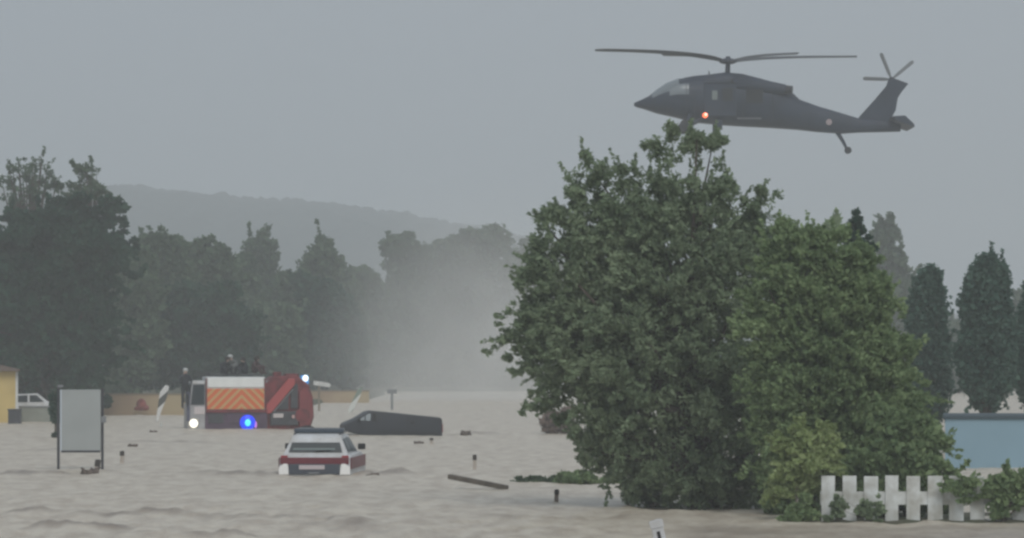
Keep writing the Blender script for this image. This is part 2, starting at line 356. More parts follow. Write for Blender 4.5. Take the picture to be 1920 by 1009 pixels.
far('low rounded tree between the ragged olive tree and the round-topped one', [(470, 400, 480), (500, 380, 500), (600, 370, 510), (735, 380, 500)], 300, 440, 27, L_olive, clumps=240)
far('low rounded tree between the round-topped and conical trees', [(490, 500, 580), (520, 490, 600), (600, 480, 610), (735, 490, 600)], 310, 540, 28, L_olive, clumps=240)
# left edge
tree('broadleaf_tree', 'big dark dense tree at the left edge behind the blank signboard', 'tree',
     [(362, 95, 200), (378, 20, 228), (410, -60, 248), (470, -120, 256), (560, -130, 250), (640, -120, 232), (700, -80, 225), (750, 30, 205)], 196, 120, L_dark, M_bark, 31, 2600, 48, .18, .5, trunk_r=.35, sprigs=200, limbs=16)
tree('bare_topped_tree', 'tall thin-topped tree with bare forked stems at the far left skyline', 'tree',
     [(284, 60, 92), (296, 22, 108), (325, -15, 114), (390, -10, 110)], 222, 55, L_olive, M_bark, 32, 190, 7, .14, .34, trunk_r=.30, limbs=60, trunk_top=.82, edge=.5, boughs=.25, droop=0, sprigs=24)
tree('bare_topped_tree', 'thin-topped tree with a leaning tuft beside the bare forked one', 'tree',
     [(298, 152, 182), (320, 138, 194), (345, 128, 204), (378, 118, 228)], 215, 165, L_olive, M_bark, 33, 170, 8, .14, .34, trunk_r=.24, limbs=50, trunk_top=.8, edge=.5, boughs=.25, droop=0, sprigs=24)
tree('ivy_clad_stem', 'dark narrow ivy-clad stem standing in the flood behind the blank signboard', 'tree',
     [(728, 98, 112), (745, 95, 114), (790, 97, 112), (818, 100, 111)], 143, 105, L_dark, M_bark, 34, 60, 60, .10, .14, trunk_r=.08, limbs=3, trunk_top=.95, zbase=-.4)
# right, beyond the near trees
tree('broadleaf_tree', 'hazy round tree top showing just left of the pointed conifer', 'tree',
     [(398, 1480, 1560), (410, 1462, 1580), (440, 1450, 1600), (500, 1440, 1630), (620, 1440, 1640), (740, 1460, 1620)], 165, 1530, L_green, M_bark, 41, 340, 60, .2, .55, trunk_r=.25, sprigs=60, zbase=-1)
tree('conifer', 'dark conifer with a sharp pointed tip above the near green tree', 'tree',
     [(382, 1598, 1610), (408, 1588, 1620), (440, 1578, 1634), (455, 1570, 1644), (520, 1556, 1650), (620, 1540, 1670), (760, 1530, 1680)], 100, 1604, L_dark, M_bark, 42, 900, 40, .07, .13, trunk_r=.10, trunk_top=.93, limbs=24, zbase=-1, edge=.7, boughs=0)
tree('broadleaf_tree', 'very hazy thin tree between the pointed conifer and the first cypress', 'tree',
     [(412, 1640, 1668), (436, 1625, 1690), (458, 1620, 1712), (500, 1620, 1730), (600, 1620, 1745), (730, 1640, 1740)], 300, 1680, L_olive, M_bark, 43, 420, 40, .3, .8, trunk_r=.22, sprigs=80, zbase=0)
far('low hazy tree seen through the gap between the two cypresses', [(590, 1740, 1840), (620, 1720, 1860), (680, 1700, 1900), (735, 1720, 1880)], 320, 1790, 44, L_olive, clumps=200)
far('low hazy tree in the gap at the right edge of the photo', [(520, 1905, 1990), (560, 1890, 2020), (640, 1870, 2060), (735, 1880, 2050)], 310, 1950, 45, L_olive, clumps=280)
CG = 'cypresses behind the pale blue wall'
def cypress(label, env, D, base, seed, cl):
    return tree('cypress', label, 'tree', env, D, base, L_cyp, M_bark, seed, cl, 90, .085, .3, trunk_r=.14, group=CG, trunk_top=.9, limbs=20, zbase=-.9, sprigs=70, edge=.5, depth=.95, squash=1.2, boughs=0)
cypress('narrow cypress just right of the near green tree', [(486, 1736, 1750), (505, 1720, 1762), (540, 1708, 1770), (600, 1700, 1778), (680, 1698, 1784), (740, 1700, 1784), (800, 1715, 1770)], 122, 1742, 46, 520)
cypress('widest cypress with a rounded foot above the pale blue wall', [(468, 1838, 1862), (485, 1824, 1880), (520, 1808, 1893), (580, 1798, 1902), (660, 1790, 1908), (720, 1796, 1905), (752, 1812, 1888), (778, 1836, 1864)], 118, 1850, 47, 800)
cypress('cypress cut by the right edge of the photo', [(530, 1925, 1950), (560, 1908, 1972), (640, 1896, 1985), (700, 1894, 1985), (745, 1908, 1970), (775, 1930, 1955)], 121, 1940, 48, 420)

# near group, 70-80 m
tree('broadleaf_tree', 'biggest tree, grey-green with loose hanging sprays, below the helicopter', 'tree',
     [[(220, 1205, 1262, .30), (238, 1195, 1290), (262, 1188, 1378), (285, 1172, 1396), (320, 1160, 1400), (350, 1150, 1410)], [(330, 1160, 1390), (360, 1140, 1400), (430, 1080, 1440), (520, 1040, 1470), (620, 1000, 1480), (720, 990, 1500), (800, 1060, 1500), (880, 1110, 1500), (930, 1190, 1490), (972, 1240, 1480)],
      [(272, 1080, 1135, .38), (298, 1045, 1165), (325, 1025, 1190), (350, 1005, 1210)], [(350, 1030, 1200), (400, 992, 1250), (450, 965, 1240), (520, 938, 1200), (590, 945, 1200), (645, 915, 1200), (690, 955, 1200), (760, 995, 1200), (810, 1060, 1210), (860, 1075, 1230), (910, 1170, 1280)],
      [(340, 1425, 1485, .5), (358, 1400, 1480), (385, 1380, 1465), (440, 1380, 1480)], [(380, 1380, 1460, .8), (420, 1370, 1500), (500, 1380, 1500)],
      [(250, 1335, 1350, .4), (270, 1310, 1365)]],
     77, 1330, L_grey, M_bark, 51, 8600, 30, .046, .175, trunk_r=.26, depth=.7, sprigs=900, limbs=90, boughs=.74, droop=.7, elong=2.5, zbase=-.6, edge=.5, squash=.85)
tree('broadleaf_tree', 'fresh green bushy tree right of the biggest tree', 'tree',
     [(412, 1440, 1560), (430, 1405, 1612), (455, 1395, 1650), (480, 1385, 1666), (560, 1376, 1697), (650, 1372, 1722), (720, 1375, 1745), (760, 1385, 1770), (820, 1395, 1776), (880, 1400, 1772), (940, 1400, 1700), (972, 1420, 1560)],
     73.5, 1540, L_green, M_bark, 52, 7600, 31, .044, .175, trunk_r=.2, depth=.6, sprigs=500, boughs=.68, droop=.3, elong=2.2, limbs=40, zbase=-.6, edge=.5, squash=.85)
tree('shrub', 'yellow-green shrub with pale forked stems left of the white fence', 'shrub',
     [(782, 1490, 1550), (800, 1465, 1575), (840, 1448, 1590), (880, 1440, 1590), (915, 1445, 1540), (950, 1490, 1540)], 70.6, 1490, L_yel, M_barkp, 53, 240, 60, .075, .16, trunk_r=.07, depth=.45, sprigs=90, limbs=14, zbase=-.15)
tree('shrub', 'rounded green shrub rising behind the white picket fence', 'shrub',
     [(752, 1640, 1700), (770, 1605, 1745), (810, 1585, 1772), (860, 1560, 1778), (905, 1530, 1790), (975, 1530, 1800)], 71.4, 1680, L_green, M_bark, 54, 700, 60, .08, .18, trunk_r=.06, depth=.4, sprigs=90, limbs=12, zbase=-.15)
tree('shrub', 'dark green shrub overgrowing the right end of the white fence', 'shrub',
     [[(874, 1860, 1990, 2.2), (890, 1835, 1990), (975, 1840, 1990)], [(885, 1800, 1900, .7), (915, 1752, 1900), (945, 1760, 1900), (972, 1780, 1900)]], 70.0, 1880, L_green, M_bark, 55, 190, 16, .062, .11, trunk_r=.05, depth=.2, sprigs=50, limbs=10, zbase=-.1)
tree('creeper', 'small leafy creeper growing over the middle pickets of the fence', 'creeper',
     [[(922, 1632, 1662), (938, 1612, 1674), (960, 1600, 1670), (976, 1590, 1664)], [(925, 1566, 1582), (950, 1545, 1580), (977, 1540, 1572)]], 69.9, 1640, L_grey, M_bark, 56, 120, 20, .05, .06, trunk_r=.02, depth=.3, limbs=6, zbase=-.1)
tree('shrub', 'dark shrub in front of the left end of the white fence', 'shrub',
     [(930, 1500, 1530), (945, 1470, 1554), (976, 1440, 1566)], 70.0, 1500, L_green, M_barkp, 57, 60, 45, .07, .1, trunk_r=.03, depth=.3, limbs=8, zbase=-.1)
tree('brush', 'low green brush trailing on the flood left of the biggest tree', 'brush',
     [(878, 1060, 1110), (888, 1040, 1150), (900, 1030, 1185), (909, 1040, 1190)], 91.5, 1110, L_green, M_bark, 58, 120, 50, .07, .1, trunk_r=.02, depth=.5, limbs=4, zbase=-.2, trunk_top=.5)
tree('driftwood_heap', 'dark flat heap of driftwood and twigs at the waterline beside green brush', 'driftwood',
     [(893, 965, 1040), (900, 955, 1070), (909, 952, 1080)], 92, 1010, L_olive, M_bark, 59, 90, 45, .05, .07, trunk_r=.02, depth=.5, limbs=30, zbase=-.1, trunk_top=.5)
tree('brush', 'reddish-brown thicket standing in the flood left of the biggest tree', 'brush',
     [(766, 1020, 1075), (780, 1000, 1090), (800, 995, 1090), (816, 998, 1090)], 150, 1040, L_brown, M_bark, 60, 70, 40, .13, .28, trunk_r=.03, depth=.6, limbs=10, zbase=-.3)

# ------------------------------------------------------------------ materials for built things
M_white = mat('white_paint', (.60, .62, .64), .5, .4, col2=(.46, .46, .45), vscale=2.2)
M_offwhite = mat('weathered_white', (.62, .63, .61), .7, .2, var=.18, vscale=5)
M_black = mat('black_rubber', (.02, .02, .022), .7, .2)
M_glass = mat('dark_glass', (.02, .03, .036), .3, .3)
M_red = mat('fire_red', (.22, .035, .04), .45, .4, var=.3, vscale=2)
M_redb = mat('bright_red', (.36, .06, .06), .4, .4)
M_dred = mat('dark_red_frame', (.20, .032, .038), .6, .3, var=.5, vscale=3)
M_grey = mat('grey_metal', (.22, .23, .24), .5, .4, var=.2)
M_dgrey = mat('dark_grey_metal', (.05, .052, .06), .5, .4, var=.3)
M_navy = mat('navy_panel', (.085, .05, .085), .5, .4, var=.3, vscale=2)
M_beige = mat('ochre_render', (.40, .33, .21), .9, .1, col2=(.34, .24, .17), vscale=.4)

def striped(name, ca, cb, scale, slope, mirror_x=None, thresh=.5):
    """diagonal warning stripes; mirrored about mirror_x when given"""
    m = bpy.data.materials.new(name); m.use_nodes = True; n = m.node_tree; b = n.nodes['Principled BSDF']; b.inputs['Roughness'].default_value = .5
    tc = n.nodes.new('ShaderNodeTexCoord'); sp = n.nodes.new('ShaderNodeSeparateXYZ'); n.links.new(tc.outputs['Object'], sp.inputs[0])
    x = sp.outputs['X']
    def M(op, a, bb):
        k = n.nodes.new('ShaderNodeMath'); k.operation = op
        for i, q in enumerate((a, bb)):
            if q is None: continue
            if isinstance(q, (int, float)): k.inputs[i].default_value = q
            else: n.links.new(q, k.inputs[i])
        return k.outputs[0]
    if mirror_x is not None:
        x = M('ABSOLUTE', M('SUBTRACT', x, mirror_x), None)
        v = M('ADD', M('MULTIPLY', x, slope), sp.outputs['Z'])
    else: v = M('SUBTRACT', M('MULTIPLY', x, slope), sp.outputs['Z'])
    fr = M('FRACT', M('MULTIPLY', v, scale), None); st = M('GREATER_THAN', fr, thresh)
    mi = n.nodes.new('ShaderNodeMix'); mi.data_type = 'RGBA'; n.links.new(st, mi.inputs[0]); mi.inputs[6].default_value = (*ca, 1); mi.inputs[7].default_value = (*cb, 1)
    n.links.new(mi.outputs[2], b.inputs['Base Color']); return m

# ------------------------------------------------------------------ helicopter
def make_helicopter():
    D = 212.; k = F/D                        # pixels per metre there
    root = thing('helicopter', 'dark grey military helicopter hovering above the biggest tree', 'helicopter', P(1365, 190, D))
    X = lambda px: (px-1365)/k; Z = lambda py: (190-py)/k
    M_body = mat('helicopter_grey', (.020, .032, .056), .55, .35, var=.25, vscale=1.2)
    M_dk = mat('helicopter_dark', (.02, .022, .026), .5, .3)
    def loft(st, name, m, a0=0, a1=2*math.pi, n=20, off=0, e=2.6, par=root, ymul=1, flip=0):
        full = abs(a1-a0-2*math.pi) < 1e-6; vs = []; N = n if full else n+1
        for (px, t, bt, w) in st:
            zc = (Z(t)+Z(bt))/2; hh = abs(Z(t)-Z(bt))/2+off; ww = w/2+off
            for j in range(N):
                th = a0+(a1-a0)*j/n; c, s = math.cos(th), math.sin(th)
                r = (abs(c)**e+abs(s)**e)**(-1/e)
                vs.append((X(px), ymul*ww*c*r, zc+hh*s*r))
        fs = []
        for i in range(len(st)-1):
            for j in range(n):
                j2 = (j+1) % N; fs.append((i*N+j, i*N+j2, (i+1)*N+j2, (i+1)*N+j))
        if full: fs += [tuple(range(N))[::-1], tuple((len(st)-1)*N+j for j in range(N))]
        mb = MB(); mb.add(vs, fs); o = mb.build(name, m, par, True, 50); return o
    cab = [(1189, 193, 199, .25), (1196, 190, 202, .7), (1205, 186, 204, 1.0), (1217, 180, 208, 1.4), (1232, 168, 213, 1.8), (1250, 156, 217, 2.1), (1272, 148, 222, 2.3), (1300, 145, 230, 2.36), (1350, 143, 235, 2.36), (1400, 145, 238, 2.36), (1440, 155, 240, 2.3), (1470, 168, 242, 2.0), (1497, 186, 244, 1.5), (1533, 199, 248, 1.1), (1577, 212, 251, .8), (1610, 222, 249, .6), (1650, 226, 248, .5), (1688, 229, 247, .4)]
    loft(cab, 'fuselage', M_body)
    loft([(1282, 146, 175, .9), (1300, 143, 176, 1.5), (1330, 140, 178, 1.8), (1360, 136, 180, 1.9), (1392, 139, 182, 1.9), (1427, 148, 185, 1.7), (1462, 158, 188, 1.5), (1482, 171, 192, 1.2), (1498, 186, 198, .8)], 'engine_cowling', M_body, e=3)
    # windscreen and cockpit side windows follow the cabin skin
    wst = [(1222, 176, 210, 1.5), (1232, 168, 213, 1.8), (1250, 156, 217, 2.1), (1272, 148, 222, 2.3)]
    M_ws = mat('windscreen_glass', (.17, .20, .22), .16, .7)  # pale base colour stands in for sky reflected in the glass
    loft(wst, 'windscreen', M_ws, R(22), R(158), 16, .02)
    for sgn in (-1, 1):
        loft([(1254, 155, 218, 2.13), (1268, 149, 221, 2.27), (1290, 146, 225, 2.34)], 'cockpit_window', M_ws, R(8), R(38), 8, .02, ymul=sgn)
        door = MB().box(X(1318), X(1378), sgn*1.19-.02, sgn*1.19+.02, Z(220), Z(158), b=.015).build('sliding_door', M_body, root)
        MB().box(X(1333), X(1343), sgn*1.215-.012, sgn*1.215+.012, Z(190), Z(173), b=.01).build('window', M_ws if sgn > 0 else mat('door_window', (.17, .20, .19), .2, .5), door)
        MB().box(X(1352), X(1372), sgn*1.215-.012, sgn*1.215+.012, Z(192), Z(168), b=.01).build('window', M_dk, door)
        # engine pod and exhaust
        MB().tube([(X(1372), sgn*.85, Z(160)), (X(1385), sgn*.9, Z(160)), (X(1440), sgn*.92, Z(166)), (X(1470), sgn*.95, Z(170))], [.25, .36, .36, .28], 14).build('engine_pod', M_body, root, True, 50)
        MB().tube([(X(1470), sgn*.95, Z(170)), (X(1483), sgn*1.05, Z(171))], [.24, .22], 12).build('exhaust', M_dk, root, True, 50)
        # main gear
        g = MB().tube([(X(1292), sgn*1.1, Z(218)), (X(1284), sgn*1.35, Z(234))], [.10, .08], 8)
        g.tube([(X(1318), sgn*1.1, Z(224)), (X(1284), sgn*1.35, Z(237))], .07, 8)
        gear = g.build('landing_gear', M_body, root, True)
        MB().tube([(X(1283), sgn*1.28, Z(238)), (X(1283), sgn*1.54, Z(238))], [.33, .33], 20).build('wheel', M_dk, gear, True, 40)
        # fuel sponson step
        MB().box(X(1338), X(1352), sgn*1.15-.15, sgn*1.15+.15, Z(246), Z(228), b=.05).build('step', M_body, root)
    M_lamp = mat('orange_lamp', (.9, .2, .1), .3, .3, emit=(1., .16, .05), estr=2.2)
    lm = MB().ball((X(1320), -1.27, Z(219)), .15, seg=14).build('position_light', M_lamp, root, True)
    MB().ball((X(1321), -1.36, Z(218)), .085, seg=10).build('bulb', mat('lamp_core', (1, .8, .7), .3, .3, emit=(1, .62, .5), estr=1.6), lm, True)
    # roundel-like light patch on the boom
    for sgn in (-1, 1):
        bm = bmesh.new(); bmesh.ops.create_cone(bm, segments=20, cap_ends=True, radius1=.17, radius2=.17, depth=.03)
        MB().bm(bm, 0, Matrix.Translation((X(1553), sgn*.50, Z(230))) @ Matrix.Rotation(R(90), 4, 'X')).build('emblem', mat('emblem_pale', (.36, .30, .31), .6), root)
    # fin, drawn in side view with an aerofoil thickness
    fin = [(X(1603), Z(232)), (X(1612), Z(218)), (X(1640), Z(187)), (X(1662), Z(161)), (X(1665), Z(151)), (X(1676), Z(147)), (X(1703), Z(157)), (X(1690), Z(173)), (X(1683), Z(184)), (X(1679), Z(207)), (X(1670), Z(224)), (X(1660), Z(236))]
    MB().prism(fin, -.14, .14, b=.045).build('tail_fin', M_body, root)
    # stabilator trailing edge down, 4.4 m span
    MB().prism([(X(1668), Z(222)), (X(1690), Z(221)), (X(1706), Z(236)), (X(1708), Z(242)), (X(1690), Z(236)), (X(1672), Z(229))], -2.1, 2.1, b=.02).build('stabilizer', M_body, root)
    tw = MB().tube([(X(1570), 0, Z(248)), (X(1581), 0, Z(266)), (X(1588), 0, Z(280))], [.13, .10, .07], 8).build('tail_strut', M_body, root, True)
    MB().tube([(X(1590), -.1, Z(282)), (X(1590), .1, Z(282))], [.2, .2], 16).build('tail_wheel', M_dk, tw, True, 40)
    # main rotor
    M_bl = mat('rotor_blade', (.075, .08, .088), .6, .3)
    mast = MB().tube([(X(1364), 0, Z(142)), (X(1365), 0, Z(112))], [.15, .13], 12).build('rotor_mast', M_body, root, True, 50)
    hb = MB().ball((X(1365), 0, Z(115)), .42, (1.25, 1.25, .42), 16)
    hb.tube([(X(1365), 0, Z(114)), (X(1365), 0, Z(106))], [.2, .12], 12)
    hb.build('rotor_hub', M_body, root, True, 50)
    for q in range(4):
        az = R(24+90*q); d = Vector((math.cos(az), math.sin(az), 0)); s = Vector((-math.sin(az), math.cos(az), 0))
        vs = []; L = 8.3; N = 16; rise = (.36, .50, .66, .42)[q]
        for i in range(N+1):
            r = .35+(L-.35)*i/N; c = (.25 if i == 0 else .45 if i == 1 else .5)*(.6 if i == N else 1); t = .06 if i > 0 else .08
            p = d*r; p.z = rise*(1-math.exp(-r/2.6))+.07*p.y        # coned and rolled a few degrees, as in a hover
            pitch = R(24-12*i/N); cc = s*math.cos(pitch)+Vector((0, 0, math.sin(pitch))); nn = d.cross(cc)
            for (u, w) in ((-.5, 0), (-.2, 1), (.5, .1), (-.2, -1)): vs.append(p+cc*u*c+nn*w*t)
        fs = [(i*4+j, i*4+(j+1) % 4, (i+1)*4+(j+1) % 4, (i+1)*4+j) for i in range(N) for j in range(4)]+[(3, 2, 1, 0), tuple(N*4+j for j in range(4))]
        mb = MB(); mb.add([v+Vector((X(1365), 0, Z(116))) for v in vs], fs); mb.build('rotor_blade', M_bl, root, True, 40)
    # tail rotor on the far side, four thin blades
    M_tb = mat('tail_blade_grey', (.17, .18, .19), .6, .3); c = Vector((X(1673), .38, Z(148)))
    MB().tube([c-Vector((0, .35, 0)), c+Vector((0, .12, 0))], [.12, .16], 12).build('tail_rotor_hub', M_dk, root, True, 50)
    for a in (112, 40, 178, 268):
        d = Vector((math.cos(R(a)), 0, math.sin(R(a)))); s = Vector((-math.sin(R(a)), .35, math.cos(R(a)))).normalized(); nn = d.cross(s)
        vs = []
        for r, w in ((.1, .10), (.45, .20), (1.5, .22), (1.62, .14)):
            for (u, ww) in ((-.5, 0), (0, 1), (.5, 0), (0, -1)): vs.append(c+d*r+s*u*w+nn*ww*.02+Vector((0, .05, 0)))
        fs = [(i*4+j, i*4+(j+1) % 4, (i+1)*4+(j+1) % 4, (i+1)*4+j) for i in range(3) for j in range(4)]+[(3, 2, 1, 0), (12, 13, 14, 15)]
        mb = MB(); mb.add(vs, fs); mb.build('tail_rotor_blade', M_tb, root)
    # panel seams, door rail, intake and vents stand a few millimetres proud of the skin
    for sgn in (-1, 1):
        for a, b_ in ((1300, 1301), (1390, 1391), (1446, 1447)):
            MB().box(X(a), X(b_), sgn*1.17-.03, sgn*1.17+.03, Z(229), Z(176)).build('panel_seam', M_dk, root)
        MB().box(X(1318), X(1440), sgn*1.16-.05, sgn*1.16+.05, Z(160), Z(158)).build('door_rail', M_dk, root)
        MB().tube([(X(1368), sgn*.86, Z(160)), (X(1373), sgn*.86, Z(160))], [.30, .27], 14).build('air_intake', M_dk, root, True, 50)
        MB().box(X(1396), X(1428), sgn*1.18-.02, sgn*1.18+.02, Z(196), Z(170), b=.01).build('cabin_window', M_dk, root)
        MB().box(X(1380), X(1425), sgn*1.15-.03, sgn*1.15+.03, Z(226), Z(223)).build('door_rail', mat('pale_strip', (.12, .13, .14), .6), root)  # paler strip low on the cabin side
        MB().box(X(1285), X(1285.8), sgn*1.16-.04, sgn*1.16+.04, Z(222), Z(160)).build('door_frame', M_dk, root)
    # antennas
    MB().tube([(X(1330), 0, Z(141)), (X(1329), 0, Z(133))], [.05, .03], 6).build('antenna', M_dk, root)
    return root
make_helicopter()

# ------------------------------------------------------------------ fire engine
def make_engine():
    D = 160.; k = F/D; yaw = R(9)
    o = P(352, 805, D); root = thing('fire_engine', 'red and white fire engine with an orange striped side, people on its roof', 'fire engine', (o.x, o.y, 0), yaw)
    cs = math.cos(yaw)
    X = lambda px: (px-352)/k/cs; Z = lambda py: (805-py)/k+.04
    M_or = striped('orange_stripes', (.60, .13, .035), (.52, .33, .13), 2.7, 1.0, X(452), .60)
    body = MB().box(X(386), X(496), .04, 2.36, Z(772), Z(709), b=.05)
    body.build('body', M_white, root)
    MB().box(X(388), X(494), .0, .05, Z(770), Z(731), b=.012).build('striped_panel', M_or, root)
    MB().box(X(389), X(493), .0, .06, Z(728.5), Z(710.5), b=.02).build('roller_shutter', mat('shutter_white', (.78, .80, .78), .5, .3, var=.08), root)
    for px in (386.5, 495.5):
        MB().box(X(px)-.02, X(px)+.02, -.02, .04, Z(770), Z(712)).build('corner_strip', M_dred, root)
    MB().box(X(384), X(500), .03, 2.36, -1.0, Z(773), b=.04).build('chassis', M_navy, root)
    MB().box(X(390), X(418), -.01, .03, Z(796), Z(779), b=.01).build('locker_door', M_dgrey, root)
    MB().box(X(424), X(448), -.01, .03, Z(796), Z(779), b=.01).build('locker_door', M_navy, root)
    MB().box(X(386), X(500), -.04, .02, Z(776), Z(771), b=.01).build('side_rail', M_dred, root)
    # cab, front to the left
    cab = MB().prism([(X(352), -1.0), (X(352), Z(762)), (X(355), Z(758)), (X(360), Z(720)), (X(364), Z(716)), (X(385), Z(716)), (X(385), -1.0)], .05, 2.34, b=.04).build('cab', mat('cab_pale', (.36, .36, .37), .5, .4, var=.15), root)
    MB().box(X(361), X(384), .0, .05, Z(722), Z(716.5), b=.01).build('roof_edge', M_white, cab)
    MB().prism([(X(358), Z(761)), (X(362), Z(724)), (X(383), Z(724)), (X(383), Z(761))], .02, .07).build('side_window', M_glass, cab)
    MB().prism([(X(352)-.015, Z(757)), (X(358.5)-.015, Z(722)), (X(359.5), Z(722)), (X(353.5), Z(757))], .2, 2.2).build('windscreen', M_glass, cab)
    MB().box(X(350), X(356), -.02, .12, Z(792), Z(738), b=.02).build('front_pillar', mat('pillar', (.08, .085, .13), .5), cab)
    mir = MB().box(X(349), X(353.5), -.28, -.04, Z(762), Z(742), b=.02); mir.tube([(X(352), .1, Z(740)), (X(351), -.16, Z(742))], .02, 6); mir.build('mirror', M_black, cab)
    MB().box(X(364), X(384), .02, .055, Z(779), Z(765), b=.01).build('cab_door', mat('door_pinkish', (.55, .50, .50), .5), cab)
    hl = MB().tube([(X(363), -.07, Z(796)), (X(363), .06, Z(796))], [.17, .19], 18).build('headlight', mat('headlight', (1, 1, .9), .2, emit=(1, .96, .80), estr=1.25), root, True, 40)
    MB().box(X(353), X(372), .0, .08, Z(802), Z(786), b=.02).build('bumper', mat('bumper_grey', (.38, .36, .34), .6), root)
    # rear module
    MB().prism([(X(497), -1.0), (X(497), Z(722)), (X(512), Z(708)), (X(556), Z(706)), (X(578), Z(724)), (X(586), Z(748)), (X(588), Z(785)), (X(582), Z(803)), (X(574), -1.0)], .25, 2.3, b=.05).build('rear_body', M_dred, root)
    rb = MB().prism([(X(498), Z(778)), (X(506), Z(778)), (X(551), Z(724)), (X(551), Z(712)), (X(540), Z(712)), (X(498), Z(762))], .0, .24, b=.02).build('boom_arm', M_redb, root)
    MB().tube([(X(512), .12, Z(775)), (X(548), .12, Z(732))], [.035, .035], 8).build('hydraulic_ram', M_grey, rb)
    MB().prism([(X(560), Z(803)), (X(560), Z(736)), (X(574), Z(728)), (X(583), Z(748)), (X(586), Z(782)), (X(580), Z(800)), (X(574), Z(803))], .1, .3, b=.03).build('rear_panel', M_red, root)
    MB().box(X(520), X(540), .16, .3, Z(770), Z(742), b=.02).build('equipment_recess', M_dgrey, root)
    MB().box(X(544), X(557), .14, .3, Z(768), Z(722), b=.02).build('recess_frame', M_dgrey, root)
    MB().box(X(506), X(557), .1, .3, Z(800), Z(774), b=.02).build('lower_locker', M_dgrey, root)
    MB().box(X(511), X(530), .07, .1, Z(786), Z(778), b=.01).build('label_plate', mat('plate_pale', (.52, .48, .47), .5), root)
    MB().box(X(546), X(551), .07, .1, Z(787), Z(781), b=.01).build('marker_lamp', mat('plate_red', (.55, .35, .33), .5), root)
    MB().tube([(X(566), .06, Z(782)), (X(566), .3, Z(782))], [.32, .32], 20).build('hose_reel', M_dred, root, True, 40)
    cr = MB(); cr.box(X(514), X(528), .5, 1.2, Z(712), Z(700), b=.03); cr.box(X(535), X(560), .4, 1.4, Z(711), Z(703), b=.04); cr.build('crane_head', M_dred, root)
    MB().box(X(497), X(512), .3, 2.2, Z(724), Z(716), b=.02).build('deck_plate', M_grey, root)
    # beacons
    M_blue = mat('blue_lens_halo', (.02, .05, .5), .2, emit=(.0, .04, .95), estr=.9)
    M_core = mat('blue_flash', (.1, .5, .9), .2, emit=(.06, .62, 1.), estr=1.5)
    fl = MB().ball((X(463), -.02, Z(795)), .34, (1, .35, 1), 16).build('blue_flasher', M_blue, root, True)  # oversized glowing shell stands in for the lamp's blue halo
    MB().ball((X(463), -.12, Z(795)), .13, (1, .5, 1.15), 12).build('bulb', M_core, fl, True)
    MB().ball((X(478), -.0, Z(799)), .10, (.6, .4, 1.5), 10).build('side_marker_light', mat('violet_lamp', (.5, .2, .5), .3, emit=(.45, .18, .62), estr=.8), root, True)
    bb = MB().tube([(X(571), .5, Z(722)), (X(571), .5, Z(706))], [.2, .17], 16).build('beacon', mat('beacon_blue', (.05, .2, .5), .2, emit=(.03, .22, .5), estr=.7), root, True, 40)
    MB().ball((X(572), .3, Z(712)), .13, (1, 1, 1.1), 12).build('bulb', mat('beacon_core', (.8, .9, 1), .2, emit=(.75, .92, 1.), estr=1.5), bb, True)
    # roof gear under the people
    rk = MB()
    for yy in (.5, 1.9): rk.tube([(X(392), yy, Z(705)), (X(492), yy, Z(705))], .03, 6)
    for px in (396, 420, 444, 468, 490): rk.tube([(X(px), .5, Z(705)), (X(px), 1.9, Z(705))], .025, 6); rk.tube([(X(px), .5, Z(710)), (X(px), .5, Z(705))], .025, 6)
    rk.build('roof_rack', M_dgrey, root)
    for px in (400, 560):
        MB().tube([(X(px)+.35, .05, -.35), (X(px)+.35, .35, -.35)], [.5, .5], 24).build('wheel', M_black, root, True, 40)
    return root, X, Z, yaw, o
eng, EX, EZ, EYAW, EO = make_engine()

